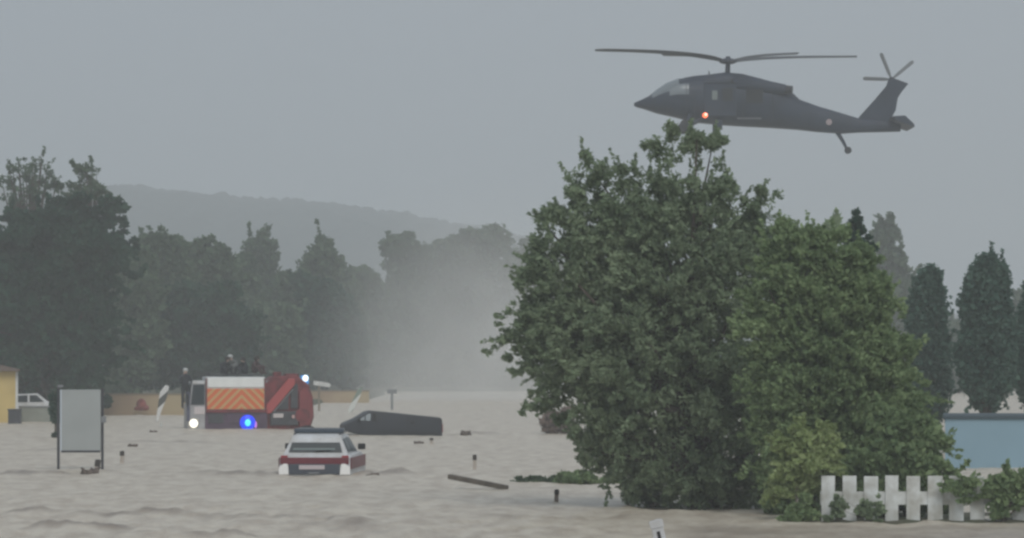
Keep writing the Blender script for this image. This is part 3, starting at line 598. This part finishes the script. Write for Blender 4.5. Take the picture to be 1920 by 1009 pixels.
# ------------------------------------------------------------------ people
def person(label, loc, rotz, pose, cloth, seed, hair=None, skin=(.42, .30, .24), lean=0., group=None):
    """one skinned body; pose gives joints in metres, the figure faces -Y"""
    if pose == 'sit':
        s_ = lean
        J = dict(pel=(0, 0, .12), sp=(s_*.4, .0, .30), ch=(s_*.9, -.08, .46), nk=(s_*1.2, -.15, .55), hd=(s_*1.5, -.22, .64), tp=(s_*1.5, -.23, .73))
        leg = [((.10, -.02, .12), (.17, -.36, .38), (.15, -.40, .06), (.15, -.54, .03))]; arm = [((.19+s_*.5, -.10, .46), (.25, -.25, .28), (.10, -.42, .33))]
    else:
        J = dict(pel=(0, 0, .92), sp=(0, 0, 1.12), ch=(0, -.02, 1.34), nk=(0, -.03, 1.48), hd=(0, -.05, 1.61), tp=(0, -.04, 1.73))
        leg = [((.10, 0, .90), (.12, -.05, .48), (.12, .02, .08), (.13, -.14, .04))]; arm = [((.19, -.02, 1.38), (.27, -.08, 1.12), (.20, -.32, 1.15))]
    vs, es, rs = [], [], []
    def v(p, r): vs.append(p); rs.append(r); return len(vs)-1
    a = v(J['pel'], .15); b = v(J['sp'], .14); c = v(J['ch'], .16); d = v(J['nk'], .06); e = v(J['hd'], .095); f = v(J['tp'], .07)
    es += [(a, b), (b, c), (c, d), (d, e), (e, f)]
    nose = v((J['hd'][0], J['hd'][1]-.10, J['hd'][2]-.01), .018); es.append((e, nose))
    for s in (-1, 1):
        for q in leg:
            pr = a
            for p, r in zip(q, (.095, .07, .055, .045)): i = v((p[0]*s, p[1], p[2]), r); es.append((pr, i)); pr = i
        for q in arm:
            pr = c; last = None
            for p, r in zip(q, (.07, .05, .035)): i = v((p[0]*s, p[1], p[2]), r); es.append((pr, i)); pr = i; last = p
            pm = (last[0]*s, last[1]-.07, last[2]-.015); i = v(pm, .034); es.append((pr, i))
            for kf, (dx, ln) in enumerate(((-.03, .06), (-.01, .07), (.01, .066), (.03, .05))):
                t1 = v((pm[0]+dx, pm[1]-.04, pm[2]-.01), .009); t2 = v((pm[0]+dx*1.1, pm[1]-.04-ln*.6, pm[2]-.035), .008); es += [(i, t1), (t1, t2)]
            t1 = v((pm[0]-.045*s, pm[1]+.0, pm[2]-.005), .010); t2 = v((pm[0]-.055*s, pm[1]-.035, pm[2]-.02), .009); es += [(i, t1), (t1, t2)]
    me = bpy.data.meshes.new('person'); me.from_pydata(vs, es, []); o = link('person', me, [])
    md = o.modifiers.new('skin', 'SKIN'); md.use_smooth_shade = True
    for i, sv in enumerate(me.skin_vertices[0].data): sv.radius = (rs[i], rs[i]); sv.use_root = (i == 0)
    sb = o.modifiers.new('sub', 'SUBSURF'); sb.levels = 1; sb.render_levels = 1
    dg = bpy.context.evaluated_depsgraph_get(); m2 = bpy.data.meshes.new_from_object(o.evaluated_get(dg)); o.modifiers.clear(); o.data = m2
    m2.materials.clear(); m2.materials.append(cloth); m2.materials.append(mat('skin_%d' % seed, skin, .6))
    zn = J['nk'][2]; hd0 = J['hd']
    for p in m2.polygons:
        cpt = p.center
        if cpt.z > zn+.03 and cpt.y < hd0[1]+.02: p.material_index = 1
    m2.shade_smooth()
    hd = J['hd']; hb = MB().ball((hd[0], hd[1]+.02, hd[2]+.055), .118, (1, 1.08, .82), 14); hb.build('helmet' if hair is None else 'hair', hair or M_hel, o, True)
    o.location = loc; o.rotation_euler = (0, 0, rotz); tag(o, label, 'person', group); return o
M_hel = mat('helmet_pale', (.42, .43, .42), .4, .4)
M_cl1 = mat('dark_clothing', (.035, .038, .045), .8, .2, var=.4); M_cl2 = mat('brown_clothing', (.085, .05, .05), .8, .2, var=.3); M_cl3 = mat('grey_clothing', (.16, .17, .165), .8, .2, var=.3)
M_hair = mat('dark_hair', (.03, .025, .022), .6, .3)
def on_truck(px, py, dy): 
    l = Vector((EX(px), dy, 0)); l.rotate(Euler((0, 0, EYAW))); return Vector((EO.x+l.x, EO.y+l.y, EZ(py)))
PG = 'people stranded on the fire engine'
person('person in dark clothes crouching leftmost on the fire engine roof', on_truck(421, 705, .9), R(40), 'sit', M_cl1, 1, M_hair, lean=.05, group=PG)
person('person in grey with a pale helmet seated on the fire engine roof', on_truck(440, 701, 1.3), R(-10), 'sit', M_cl3, 2, lean=-.04, group=PG)
person('person in dark clothes crouching between two others on the roof', on_truck(461, 706, .8), R(-50), 'sit', M_cl1, 3, M_hair, lean=.1, group=PG)
person('person in brownish clothes crouching rightmost on the fire engine roof', on_truck(479, 704, 1.1), R(65), 'sit', M_cl2, 4, M_hair, lean=-.08, group=PG)
person('person in dark jacket and pale helmet standing at the front of the cab', on_truck(349, 769, .55), R(20), 'stand', M_cl1, 5, group=PG)

# ------------------------------------------------------------------ red and white car, rear towards the camera
def make_car():
    D = 97.5; k = F/D; yaw = R(-3.2); c = P(590, 892, D)
    root = thing('estate_car', 'white emergency car with a dark red band, sunk to its bumper in the flood', 'car', (c.x, D, 0), yaw)
    Zp = lambda py: (892-py)/k
    Xp = lambda px: (px-591)/k
    # profile in y-z; build with prism (x-z) then swap axes
    def yprism(poly, x0, x1, name, m, par, b=.0, taper=None):
        mb = MB(); mb.prism(poly, x0, x1, b=b, taper=taper); mb.v = [(y, x, z) for x, y, z in mb.v]; mb.f = [f[::-1] for f in mb.f]
        return mb.build(name, m, par, True, 35)
    lower = [(.0, -.55), (-.03, .0), (.0, .28), (.04, .42), (.10, .52), (3.1, .56), (4.15, .42), (4.4, .2), (4.42, -.55)]
    body = yprism(lower, -.93, .93, 'body', M_white, root, .05, lambda z: 1.0 if z > -.2 else .96)
    roofp = [(.12, .50), (.22, .60), (.40, .98), (.52, 1.05), (1.4, 1.09), (2.3, 1.04), (3.1, .54)]
    tp = lambda z: 1-.30*max(0, (z-.5))/.6
    yprism(roofp, -.86, .86, 'cabin', M_white, root, .03, tp)
    # rear window follows the tailgate slope
    def quad_strip(name, m, par, pts, th=.012):
        a, b_, c_, d = [Vector(p) for p in pts]; nn = (b_-a).cross(d-a).normalized()*th
        mb = MB(); vs = [p+nn for p in (a, b_, c_, d)]+[p-nn for p in (a, b_, c_, d)]
        mb.add(vs, [(0, 1, 2, 3), (7, 6, 5, 4), (0, 4, 5, 1), (1, 5, 6, 2), (2, 6, 7, 3), (3, 7, 4, 0)]); return mb.build(name, m, par)
    yw = lambda z: .22+(z-.60)*(.18/.38)-.018
    rw = quad_strip('rear_window', M_glass, root, [(-.70, yw(.60), .60), (.70, yw(.60), .60), (.63, yw(.85), .85), (-.63, yw(.85), .85)])
    quad_strip('window_reflection_strip', mat('reflection_pale', (.14, .18, .18), .4), rw, [(-.60, yw(.66)-.02, .66), (.52, yw(.66)-.02, .66), (.50, yw(.71)-.02, .71), (-.58, yw(.71)-.02, .71)], .004)  # pale strip painted on as a reflection in the rear window
    wp = MB().tube([(.0, yw(.61)-.03, .62), (.42, yw(.64)-.03, .65)], [.014, .01], 6); wp.build('wiper', M_black, rw)
    for s in (-1, 1):
        f = lambda z: .86*tp(z)+.012
        quad_strip('side_window', M_glass, root, [(s*f(.60), .52, .60), (s*f(.60), 1.45, .60), (s*f(.94), 1.45, .96), (s*f(.94), .62, .94)][::s])
        quad_strip('side_window', M_glass, root, [(s*f(.60), 1.53, .60), (s*f(.60), 2.75, .58), (s*f(.96), 2.25, .94), (s*f(.96), 1.53, .97)][::s])
        m = MB().box(s*.98-.10, s*.98+.10, 2.55, 2.66, .62, .78, b=.03); m.build('mirror', M_black, root)
        MB().box(s*.80-.09, s*.80+.09, -.05, .14, .455, .52, b=.02).build('tail_light', mat('tail_light', (.30, .03, .035), .3), root)
        MB().box(s*.945-.012, s*.945+.012, .05, 4.0, .16, .46, b=.01).build('side_band', M_dred2, root)
        MB().prism([(s*.66, .02), (s*.935, .02), (s*.935, .22), (s*.80, .31), (s*.70, .30)][::s], -.075, .0, b=.015).build('bumper_corner', mat('bumper_white', (.86, .86, .84), .5), root)
        w = MB().tube([(s*.72, .85, -.42), (s*.93, .85, -.42)], [.34, .34], 24); w.build('wheel', M_black, root, True, 40)
        w = MB().tube([(s*.72, 3.5, -.42), (s*.93, 3.5, -.42)], [.34, .34], 24); w.build('wheel', M_black, root, True, 40)
    MB().box(-.90, .90, -.065, .02, .29, .47, b=.02).build('tailgate_band', M_dred2, root)
    MB().box(-.68, .66, -.085, .0, .03, .30, b=.02).build('rear_bumper', mat('bumper_dark', (.055, .065, .085), .5, .4), root)
    MB().box(-.40, .27, -.105, -.085, .16, .27, b=.006).build('number_plate', mat('plate_white', (.52, .46, .47), .5), root)
    MB().box(-.16, .12, -.10, -.085, .045, .085, b=.006).build('tow_step', M_grey, root)
    lb = MB().box(-.66, .66, 1.0, 1.30, 1.09, 1.21, b=.03).build('light_bar', mat('lightbar', (.04, .06, .085), .3, .5), root)
    MB().box(-.56, .56, 1.05, 1.23, 1.20, 1.225, b=.01).build('top_cover', M_grey, lb)
    for s in (-1, 1): MB().tube([(s*.60, .55, 1.07), (s*.62, 2.1, 1.11)], .02, 6).build('roof_rail', M_dgrey, root)
    return root
M_dred2 = mat('dark_red_band', (.15, .020, .032), .45, .4, var=.15)
make_car()

# ------------------------------------------------------------------ dark van, nose up, stern sunk
def make_van():
    D = 147.; k = F/D; yaw = R(8); c = P(648, 818, D)
    root = thing('panel_van', 'dark grey van floating nose-up with its side to the camera behind the white car', 'van', (c.x, D, 0), yaw)
    cs = math.cos(yaw); X = lambda px: (px-648)/k/cs; Z = lambda py: (817-py)/k
    Mv = mat('van_grey', (.020, .024, .032), .5, .3, var=.2, vscale=1)
    prof = [(X(645), Z(806)), (X(645), Z(799)), (X(648), Z(795)), (X(669), Z(786)), (X(690), Z(773)), (X(698), Z(771)), (X(740), Z(775)), (X(826), Z(784)), (X(829), Z(788)), (X(829), Z(838)), (X(745), Z(830)), (X(700), Z(821)), (X(662), Z(813))]
    MB().prism(prof, .0, 1.9, b=.05, taper=lambda z: 1-.12*max(0, z-.4)).build('body', Mv, root, True, 35)
    tw = .07
    sw = MB().prism([(X(673), Z(788.5)), (X(681), Z(782)), (X(692), Z(776)), (X(695), Z(776.3)), (X(694), Z(789.5))], .015, .06).build('side_window', mat('side_glass', (.30, .34, .36), .15, .5), root)  # light glass colour imitates the sky reflected in the side window
    MB().tube([(X(684.5), .0, Z(780)), (X(684.5), .0, Z(789))], .02, 6).build('window_frame', M_black, sw)
    MB().prism([(X(697.5), Z(789.8)), (X(698.5), Z(775.5)), (X(704), Z(775.5)), (X(704), Z(790.3))], .01, .06).build('door_pillar', M_black, root)
    ws = MB().prism([(X(669)-.02, Z(787)), (X(690)-.02, Z(774)), (X(690)+.02, Z(774)), (X(669)+.02, Z(787))], .25, 1.65).build('windscreen', M_glass, root)
    MB().box(X(770), X(777), -.02, .05, Z(795), Z(790), b=.01).build('door_handle', M_black, root)
    MB().box(X(706), X(706.8), .012, .05, Z(812), Z(778)).build('sliding_door_seam', M_black, root)
    MB().box(X(764), X(764.8), .012, .05, Z(816), Z(782)).build('sliding_door_seam', M_black, root)
    MB().prism([(X(708), Z(810.5)), (X(708), Z(808.5)), (X(822), Z(812)), (X(822), Z(814))], -.02, .05, b=.004).build('rub_strip', M_black, root)
    MB().box(X(829)-.01, X(829)+.025, .25, 1.65, Z(803), Z(790), b=.01).build('rear_window', M_glass, root)
    MB().box(X(828)-.03, X(829)+.03, .04, .22, Z(812), Z(796), b=.01).build('tail_light', M_dred, root)
    m = MB().box(X(671), X(674.5), -.22, -.02, Z(791), Z(784), b=.02); m.tube([(X(674), .06, Z(789)), (X(673), -.05, Z(788.5))], .02, 6); m.build('mirror', M_black, root)
    MB().box(X(649), X(655), .03, .12, Z(799), Z(795), b=.01).build('headlight', M_grey, root)
    MB().tube([(X(688), .02, Z(818)), (X(688), .25, Z(818))], [.33, .33], 22).build('wheel', M_black, root, True, 40)
    return root
make_van()

# ------------------------------------------------------------------ blank signboard on two posts
D = 103.; k = F/D; c = P(150, 880, D)
root = thing('signboard', 'blank grey signboard on two dark posts standing in the flood', 'sign', (c.x, D, 0))
X = lambda px: (px-150)/k; Z = lambda py: (880-py)/k
MB().box(X(114), X(189), -.03, .03, Z(846), Z(731), b=.01).build('panel', mat('panel_grey', (.36, .385, .38), .6, .3, var=.1, vscale=1.2), root)
MB().box(X(113), X(116), -.045, .045, Z(846), Z(731)).build('edge_trim', mat('trim_pale', (.50, .55, .60), .5), root)
MB().box(X(115), X(188), -.045, .045, Z(849), Z(845)).build('edge_trim', M_dgrey, root)
for px, t in ((109.5, 724), (192, 728)):
    MB().box(X(px)-.035, X(px)+.035, -.04, .04, -1., Z(t), b=.01).build('post', M_dgrey, root)
MB().box(X(108), X(118), -.05, .05, Z(727), Z(722), b=.01).build('bracket', M_grey, root)
MB().box(X(190), X(199), -.06, .06, Z(793), Z(781), b=.02).build('bracket', M_grey, root)

# ------------------------------------------------------------------ yellow house, low wall, bin, parked car at the left edge
Mroof = mat('roof_tiles', (.16, .12, .10), .8, .2, var=.3, vscale=6)
D = 176.; k = F/D; c = P(33, 793, D)
root = thing('house', 'small yellow house cut by the left edge, with a brown roof', 'house', (c.x, D, -.3), R(7.8))
Z = lambda py: (793-py)/k+.3
MB().box(-7, 0, 0, 7, -.5, Z(697), b=.02).build('wall', mat('yellow_render', (.60, .46, .19), .8, .2, var=.15, vscale=.8), root)
MB().box(-.10, .02, -.03, .02, .2, Z(698), b=.01).build('corner_trim', M_offwhite, root)
MB().prism([(-7.3, Z(697)), (.12, Z(697)), (.12, Z(694)), (-3.5, Z(660)), (-7.3, Z(693))], -.4, 7.4).build('roof', Mroof, root)
w = MB().box(-3.6, -2.6, -.05, .03, 1.1, 2.0).build('window', M_offwhite, root); MB().box(-3.5, -2.7, -.07, -.04, 1.2, 1.9).build('pane', M_glass, w)
c = P(28, 793, 172.); root = MB()
root.box(-.28, .28, -.3, .3, -.5, .62, b=.03); o = root.build('wheeled_bin', M_dgrey); o.location = (c.x, 172., 0); tag(o, 'dark grey bin beside the corner of the yellow house', 'bin')
MB().box(-.31, .31, -.34, .32, .62, .70, b=.03).build('lid', M_dgrey, o); MB().tube([(-.25, .36, .62), (.25, .36, .62)], .025, 6).build('handle', M_black, o)
D = 178.; k = F/D
def wall(name, label, x0, x1, yb, yt, D, m, cap=None, cat='wall'):
    a = P(x0, yb, D); b_ = P(x1, yb, D); h = (yb-yt)/F*D
    o = thing(name, label, cat, (a.x, D, a.z)); MB().box(0, b_.x-a.x, 0, .25, -1.2, h, b=.01).build('wall_face', m, o)
    MB().box(-.03, b_.x-a.x+.03, -.04, .29, h, h+.07, b=.01).build('coping', cap or m, o); return o
wall('garden_wall', 'grey-green low garden wall between the yellow house and the signboard', 36, 112, 793, 764, 178, mat('wall_greygreen', (.27, .29, .26), .8, .2, var=.15), M_grey)
wall('boundary_wall', 'long ochre wall at the far waterline left of the fire engine', 186, 352, 779, 740, 199, M_beige, mat('coping_brown', (.24, .20, .15), .9))
wall('boundary_wall', 'distant ochre wall stretch right of the fire engine', 575, 692, 756, 734, 251, M_beige, mat('coping_brown2', (.27, .22, .17), .9))
o = MB().ball((0, 0, 0), .3, (.9, .5, 1.1), 12); o.ball((.22, .0, -.16), .2, (1, .6, .8), 10); o.ball((-.2, .03, -.2), .17, (1.2, .6, .7), 10)
o = o.build('drift_bundle', mat('dull_red_cloth', (.30, .10, .09), .8, .2, var=.5, vscale=4), None, True); o.location = P(265, 759, 198.2); tag(o, 'dull red bundle caught against the long ochre wall', 'bundle')
# parked pale car behind the garden wall
c = P(57, 760, 186.); root = thing('parked_car', 'pale car parked behind the grey-green garden wall', 'car', (c.x, 186., .25), R(6))
b1 = MB().prism([(-1.5, 0), (-1.5, .45), (-1.2, .58), (-.75, .98), (.35, 1.02), (.85, .62), (1.55, .50), (1.6, 0)], -.8, .8, b=.05).build('body', M_white, root, True, 35)
MB().prism([(-1.05, .60), (-.7, .92), (-.12, .94), (-.12, .60)], -.82, -.795).build('window', M_glass, root); MB().prism([(-.02, .60), (-.02, .94), (.32, .94), (.68, .62)], -.82, -.795).build('window', M_glass, root)
for s in (-1, 1):
    MB().tube([(s*.95, -.83, .02), (s*.95, -.6, .02)], [.3, .3], 18).build('wheel', M_black, root, True, 40)
# pale plate sign right of the fire engine
c = P(598, 752, 215.); root = thing('road_sign', 'long pale arrow-shaped sign plate on a post right of the fire engine', 'sign', (c.x, 215., 0), 0)
kk = F/215.; Zs = lambda py: CAMZ+(HY-py)/kk
MB().box(-.06, .06, 0, .1, -1, Zs(719)).build('post', mat('post_brown', (.20, .17, .13), .8), root)
MB().prism([((588-598)/kk, Zs(714)), ((588-598)/kk, Zs(722)), ((617-598)/kk, Zs(726)), ((621-598)/kk, Zs(722)), ((617-598)/kk, Zs(718))], -.05, -.01).build('plate', M_offwhite, root)
# slanted striped marker boards
def marker(label, px, yb, D, pts, stripe):
    kk = F/D; c = P(px, yb, D); root = thing('striped_barrier', label, 'barrier', (c.x, D, 0), 0, 'striped marker boards in the flood'); Zs = lambda py: CAMZ+(HY-py)/kk; Xs = lambda q: (q-px)/kk
    MB().prism([(Xs(q), Zs(r)) for q, r in pts], -.04, 0).build('board', stripe, root)
    MB().tube([(0, .04, -1), (0, .04, Zs(pts[0][1]))], .04, 8).build('post', M_offwhite, root); return root
st1 = striped('black_white_stripes', (.62, .62, .60), (.07, .075, .07), 1.05, .9, None, .62)
st2 = striped('green_white_stripes', (.58, .60, .57), (.19, .24, .20), 1.25, 1.0, None, .55)
marker('black and white striped board leaning left of the fire engine', 302, 800, 165., [(296, 792), (293, 785), (300, 735), (310, 722), (317, 724), (313, 745), (303, 770)], st1)
marker('pale and green striped board leaning beyond the dark van', 665, 778, 200., [(654, 776), (653, 768), (672, 728), (680, 726), (676, 742), (662, 770)], st2)
# T-shaped little sign far out in the flood
c = P(735, 768, 219.); kk = F/219.; root = thing('small_sign', 'small T-shaped sign on a grey pole beyond the dark van', 'sign', (c.x, 219., 0)); Zs = lambda py: CAMZ+(HY-py)/kk
MB().tube([(0, 0, -1), (0, 0, Zs(731))], .07, 8).build('pole', M_grey, root); MB().box(-.28, .28, -.06, -.0, Zs(738), Zs(730), b=.01).build('plate', M_grey, root)
M_mk = mat('marker_dark', (.05, .045, .04), .7); M_mw = mat('marker_body', (.45, .40, .35), .7, .2, var=.2)
MG = 'roadside marker posts sticking out of the flood'
def post(label, px, yt, yb, w=.11, lean=(0, 0), dark=.4, m1=None, m0=None, D=None):
    D = D or DW(yb); kk = F/D; c = P(px, yb, D); h = P(px, yt, D).z
    root = thing('marker_post', label, 'marker post', (c.x, D, 0), 0, MG); root.rotation_euler = (lean[0], lean[1], 0)
    pr = [(-w/2, -.5), (w/2, -.5), (w/2, h*(1-dark)), (-w/2, h*(1-dark))]
    MB().prism(pr, -w*.4, w*.4, b=.012).build('post_body', m1 or M_mw, root)
    MB().prism([(-w*.58, h*(1-dark)), (w*.58, h*(1-dark)), (w*.58, h*.93), (w*.2, h), (-w*.58, h*.95)], -w*.46, w*.46, b=.012).build('post_cap', m0 or M_mk, root); return root
post('slim marker post with a dark cap above the floating plank', 890, 852, 879, .10)
post('short dark marker post below the driftwood heap', 1043, 917, 941, .09, (0, R(3)), .45, mat('marker_brown', (.20, .16, .13), .7))
post('small marker post right of the blank signboard', 229, 845, 869, .11)
post('small marker post beside the right leg of the signboard', 181, 861, 882, .13, (0, R(8)), .6, D=101.)
post('tiny marker post below the rear of the dark van', 809, 821, 833, .12)
np_ = post('nearest white marker post with a dark slot, leaning at the bottom edge', 1238, 973, 1013, .20, (0, R(-13)), .4, M_white, M_white, D=63.)
MB().box(-.03, .025, -.097, -.075, -.02, .16, b=.005).build('slot', M_black, np_)
# floating plank
a = Vector(P(843, 896, 88.)); b_ = Vector(P(950, 917, 87.)); a.z = max(a.z, .1)
mb = MB(); dv = (b_-a); L = dv.length
mb.box(0, L, -.08, .08, -.055, .055, b=.012)
o = mb.build('floating_plank', mat('wet_wood', (.14, .12, .095), .7, .3, var=.4, vscale=4)); o.location = a+Vector((0, 0, .03)); o.rotation_mode = 'QUATERNION'; o.rotation_quaternion = dv.to_track_quat('X', 'Z')
tag(o, 'long brown plank slanting out of the flood left of the driftwood', 'plank')
# debris lumps
def debris(label, px, py, w, h, seed, n=10):
    D = DW(py); kk = F/D; rnd = random.Random(seed); mb = MB(); W = w/kk; H = h/kk
    for i in range(n):
        x = rnd.uniform(-.45, .45)*W; y = rnd.uniform(-.4, .4)*W; l = rnd.uniform(.2, .5)*W; a_ = rnd.uniform(0, 3.14); e = rnd.uniform(0, H*.8)
        p0 = Vector((x-l*math.cos(a_)/2, y-l*math.sin(a_)/2, rnd.uniform(-.04, .1*H))); p1 = Vector((x+l*math.cos(a_)/2, y+l*math.sin(a_)/2, e))
        mb.tube([p0, p0.lerp(p1, .5)+Vector((0, 0, H*.15)), p1], [.04, .05, .02], 6)
    mb.ball((0, 0, 0), W*.3, (1, .8, min(1, H/W*1.6)), 10)
    o = mb.build('driftwood', mat('drift_brown_%d' % seed, (.15, .12, .10), .8, .2, var=.4, vscale=5), None, True); o.location = (P(px, py, D).x, D, 0); tag(o, label, 'driftwood', 'driftwood lumps floating on the flood')
debris('dark driftwood tangled at the right leg of the signboard', 170, 889, 38, 16, 1, 14)
debris('hump of debris right of the dark van', 871, 816, 22, 12, 2)
debris('small dark debris above the marker post near the signboard', 250, 838, 18, 7, 3, 7)
debris('tiny debris fleck below the striped board', 287, 811, 14, 6, 4, 6)
debris('flat debris floating just under the rear of the van', 785, 832, 16, 6, 5, 6)
debris('small branch tangle off the right end of the plank', 1222, 950, 26, 16, 6, 9)
debris('small twig raft right of the white car', 700, 893, 30, 7, 7, 8)

# ------------------------------------------------------------------ pale blue wall and white fence at the right
D = 104.; k = F/D; a = P(1772, 879, D); root = thing('pool_wall', 'pale blue panel wall with a dark top rim below the cypresses', 'wall', (a.x, D, a.z), R(-6.9))
h = (879-785)/k
MB().box(0, 4.2, 0, 3, -.6, h, b=.02).build('panel', mat('pale_blue', (.25, .38, .46), .5, .3, var=.06, vscale=.8), root)
MB().box(-.06, 4.26, -.07, 3.1, h, h+.11, b=.02).build('rim', mat('rim_dark', (.06, .09, .11), .5), root)
MB().box(-.02, 4.2, -.03, .0, -.6, -.0, b=.005).build('base_strip', M_offwhite, root)
D = 70.2; k = F/D; x0 = P(1540, 978, D).x; root = thing('picket_fence', 'white fence of broad pickets half overgrown by shrubs', 'fence', (x0, D, 0))
Mfe = mat('fence_white', (.68, .71, .70), .7, .2, col2=(.42, .42, .38), vscale=3.2)
h = (978-892)/k; rnd = random.Random(3)
for i in range(11):
    x = i*.40; w = .262+rnd.uniform(-.015, .02)
    MB().box(x, x+w, -.015, .015, -.05, h+rnd.uniform(-.012, .008), b=.006).build('picket', Mfe, root)
MB().box(-.02, 4.3, .016, .05, .315, .565, b=.006).build('rail', Mfe, root)
for x in (.1, 2.1, 4.1): MB().box(x-.04, x+.04, .052, .13, -1, h-.1, b=.005).build('post', M_offwhite, root)
# muddy bank the fence stands on
mb = MB(); N = 60; vs = []
for i in range(N+1):
    x = -.0+10.5*i/N; wv = .12*math.sin(i*.9)+.08*math.sin(i*2.3)
    tp_ = min(1, i/14); drop = -.3*(1-tp_)
    for (dy, z) in ((-.5+wv*.5, -.12), (-.25+wv*.5, .0), (0, .03+.02*math.sin(i*1.7)), (3, .05), (4.5, -.3)): vs.append((x, dy*(.3+.7*tp_), z+drop))
fs = [(i*5+j, (i+1)*5+j, (i+1)*5+j+1, i*5+j+1) for i in range(N) for j in range(4)]
mb.add(vs, fs); o = mb.build('earth_bank', mat('wet_earth', (.11, .10, .075), .9, .2, col2=(.07, .085, .05), vscale=1.5), None, True); o.location = (P(1300, 978, 70.).x, 70.2, 0); o['kind'] = 'structure'

# ------------------------------------------------------------------ air: haze over everything, and the spray thrown up by the rotor wash
def volume_mat(name, dens, col, aniso=0.0):
    m = bpy.data.materials.new(name); m.use_nodes = True; n = m.node_tree; n.nodes.clear()
    out = n.nodes.new('ShaderNodeOutputMaterial'); pv = n.nodes.new('ShaderNodeVolumePrincipled')
    pv.inputs['Color'].default_value = (*col, 1); pv.inputs['Density'].default_value = dens; pv.inputs['Anisotropy'].default_value = aniso
    n.links.new(pv.outputs[0], out.inputs['Volume']); return m, n, pv
hm, _, _ = volume_mat('haze', .00104, (.94, .98, .995))
mb = MB().box(-1600, 1600, -200, 2450, -3, 96); hz = mb.build('haze', hm); hz['kind'] = 'stuff'

sm, n, pv = volume_mat('spray', 1.0, (.97, .97, .95))
tc = n.nodes.new('ShaderNodeTexCoord'); no = n.nodes.new('ShaderNodeTexNoise'); no.inputs['Scale'].default_value = .20; no.inputs['Detail'].default_value = 5; no.inputs['Distortion'].default_value = .6
ln = n.nodes.new('ShaderNodeVectorMath'); ln.operation = 'LENGTH'
gm = n.nodes.new('ShaderNodeTexCoord')
mp = n.nodes.new('ShaderNodeMapping'); mp.vector_type = 'POINT'
SC = (14.5, 34.0, 17.0)
mp.inputs['Scale'].default_value = tuple(1/q for q in SC)
n.links.new(tc.outputs['Object'], mp.inputs[0]); n.links.new(mp.outputs[0], ln.inputs[0]); n.links.new(tc.outputs['Object'], no.inputs['Vector'])
mr = n.nodes.new('ShaderNodeMapRange'); mr.interpolation_type = 'SMOOTHSTEP'; mr.inputs[1].default_value = 0.0; mr.inputs[2].default_value = 1.0; mr.inputs[3].default_value = 1; mr.inputs[4].default_value = 0
n.links.new(ln.outputs['Value'], mr.inputs[0])
mr2 = n.nodes.new('ShaderNodeMapRange'); mr2.inputs[1].default_value = .38; mr2.inputs[2].default_value = .62; mr2.inputs[3].default_value = .25; mr2.inputs[4].default_value = 1
n.links.new(no.outputs[0], mr2.inputs[0])
mu = n.nodes.new('ShaderNodeMath'); mu.operation = 'MULTIPLY'; n.links.new(mr.outputs[0], mu.inputs[0]); n.links.new(mr2.outputs[0], mu.inputs[1])
m3 = n.nodes.new('ShaderNodeMath'); m3.operation = 'MULTIPLY'; m3.inputs[1].default_value = .058; n.links.new(mu.outputs[0], m3.inputs[0]); n.links.new(m3.outputs[0], pv.inputs['Density'])
c = P(890, 690, 268.)
mb = MB().ball((0, 0, 0), 1, SC, 24); sp = mb.build('spray_mist', sm); sp.location = (c.x, 268, .8); sp.rotation_euler = (0, R(14), 0); sp['kind'] = 'stuff'
tag(sp, 'pale mist of spray thrown up by the rotor wash over the far water', 'spray mist')
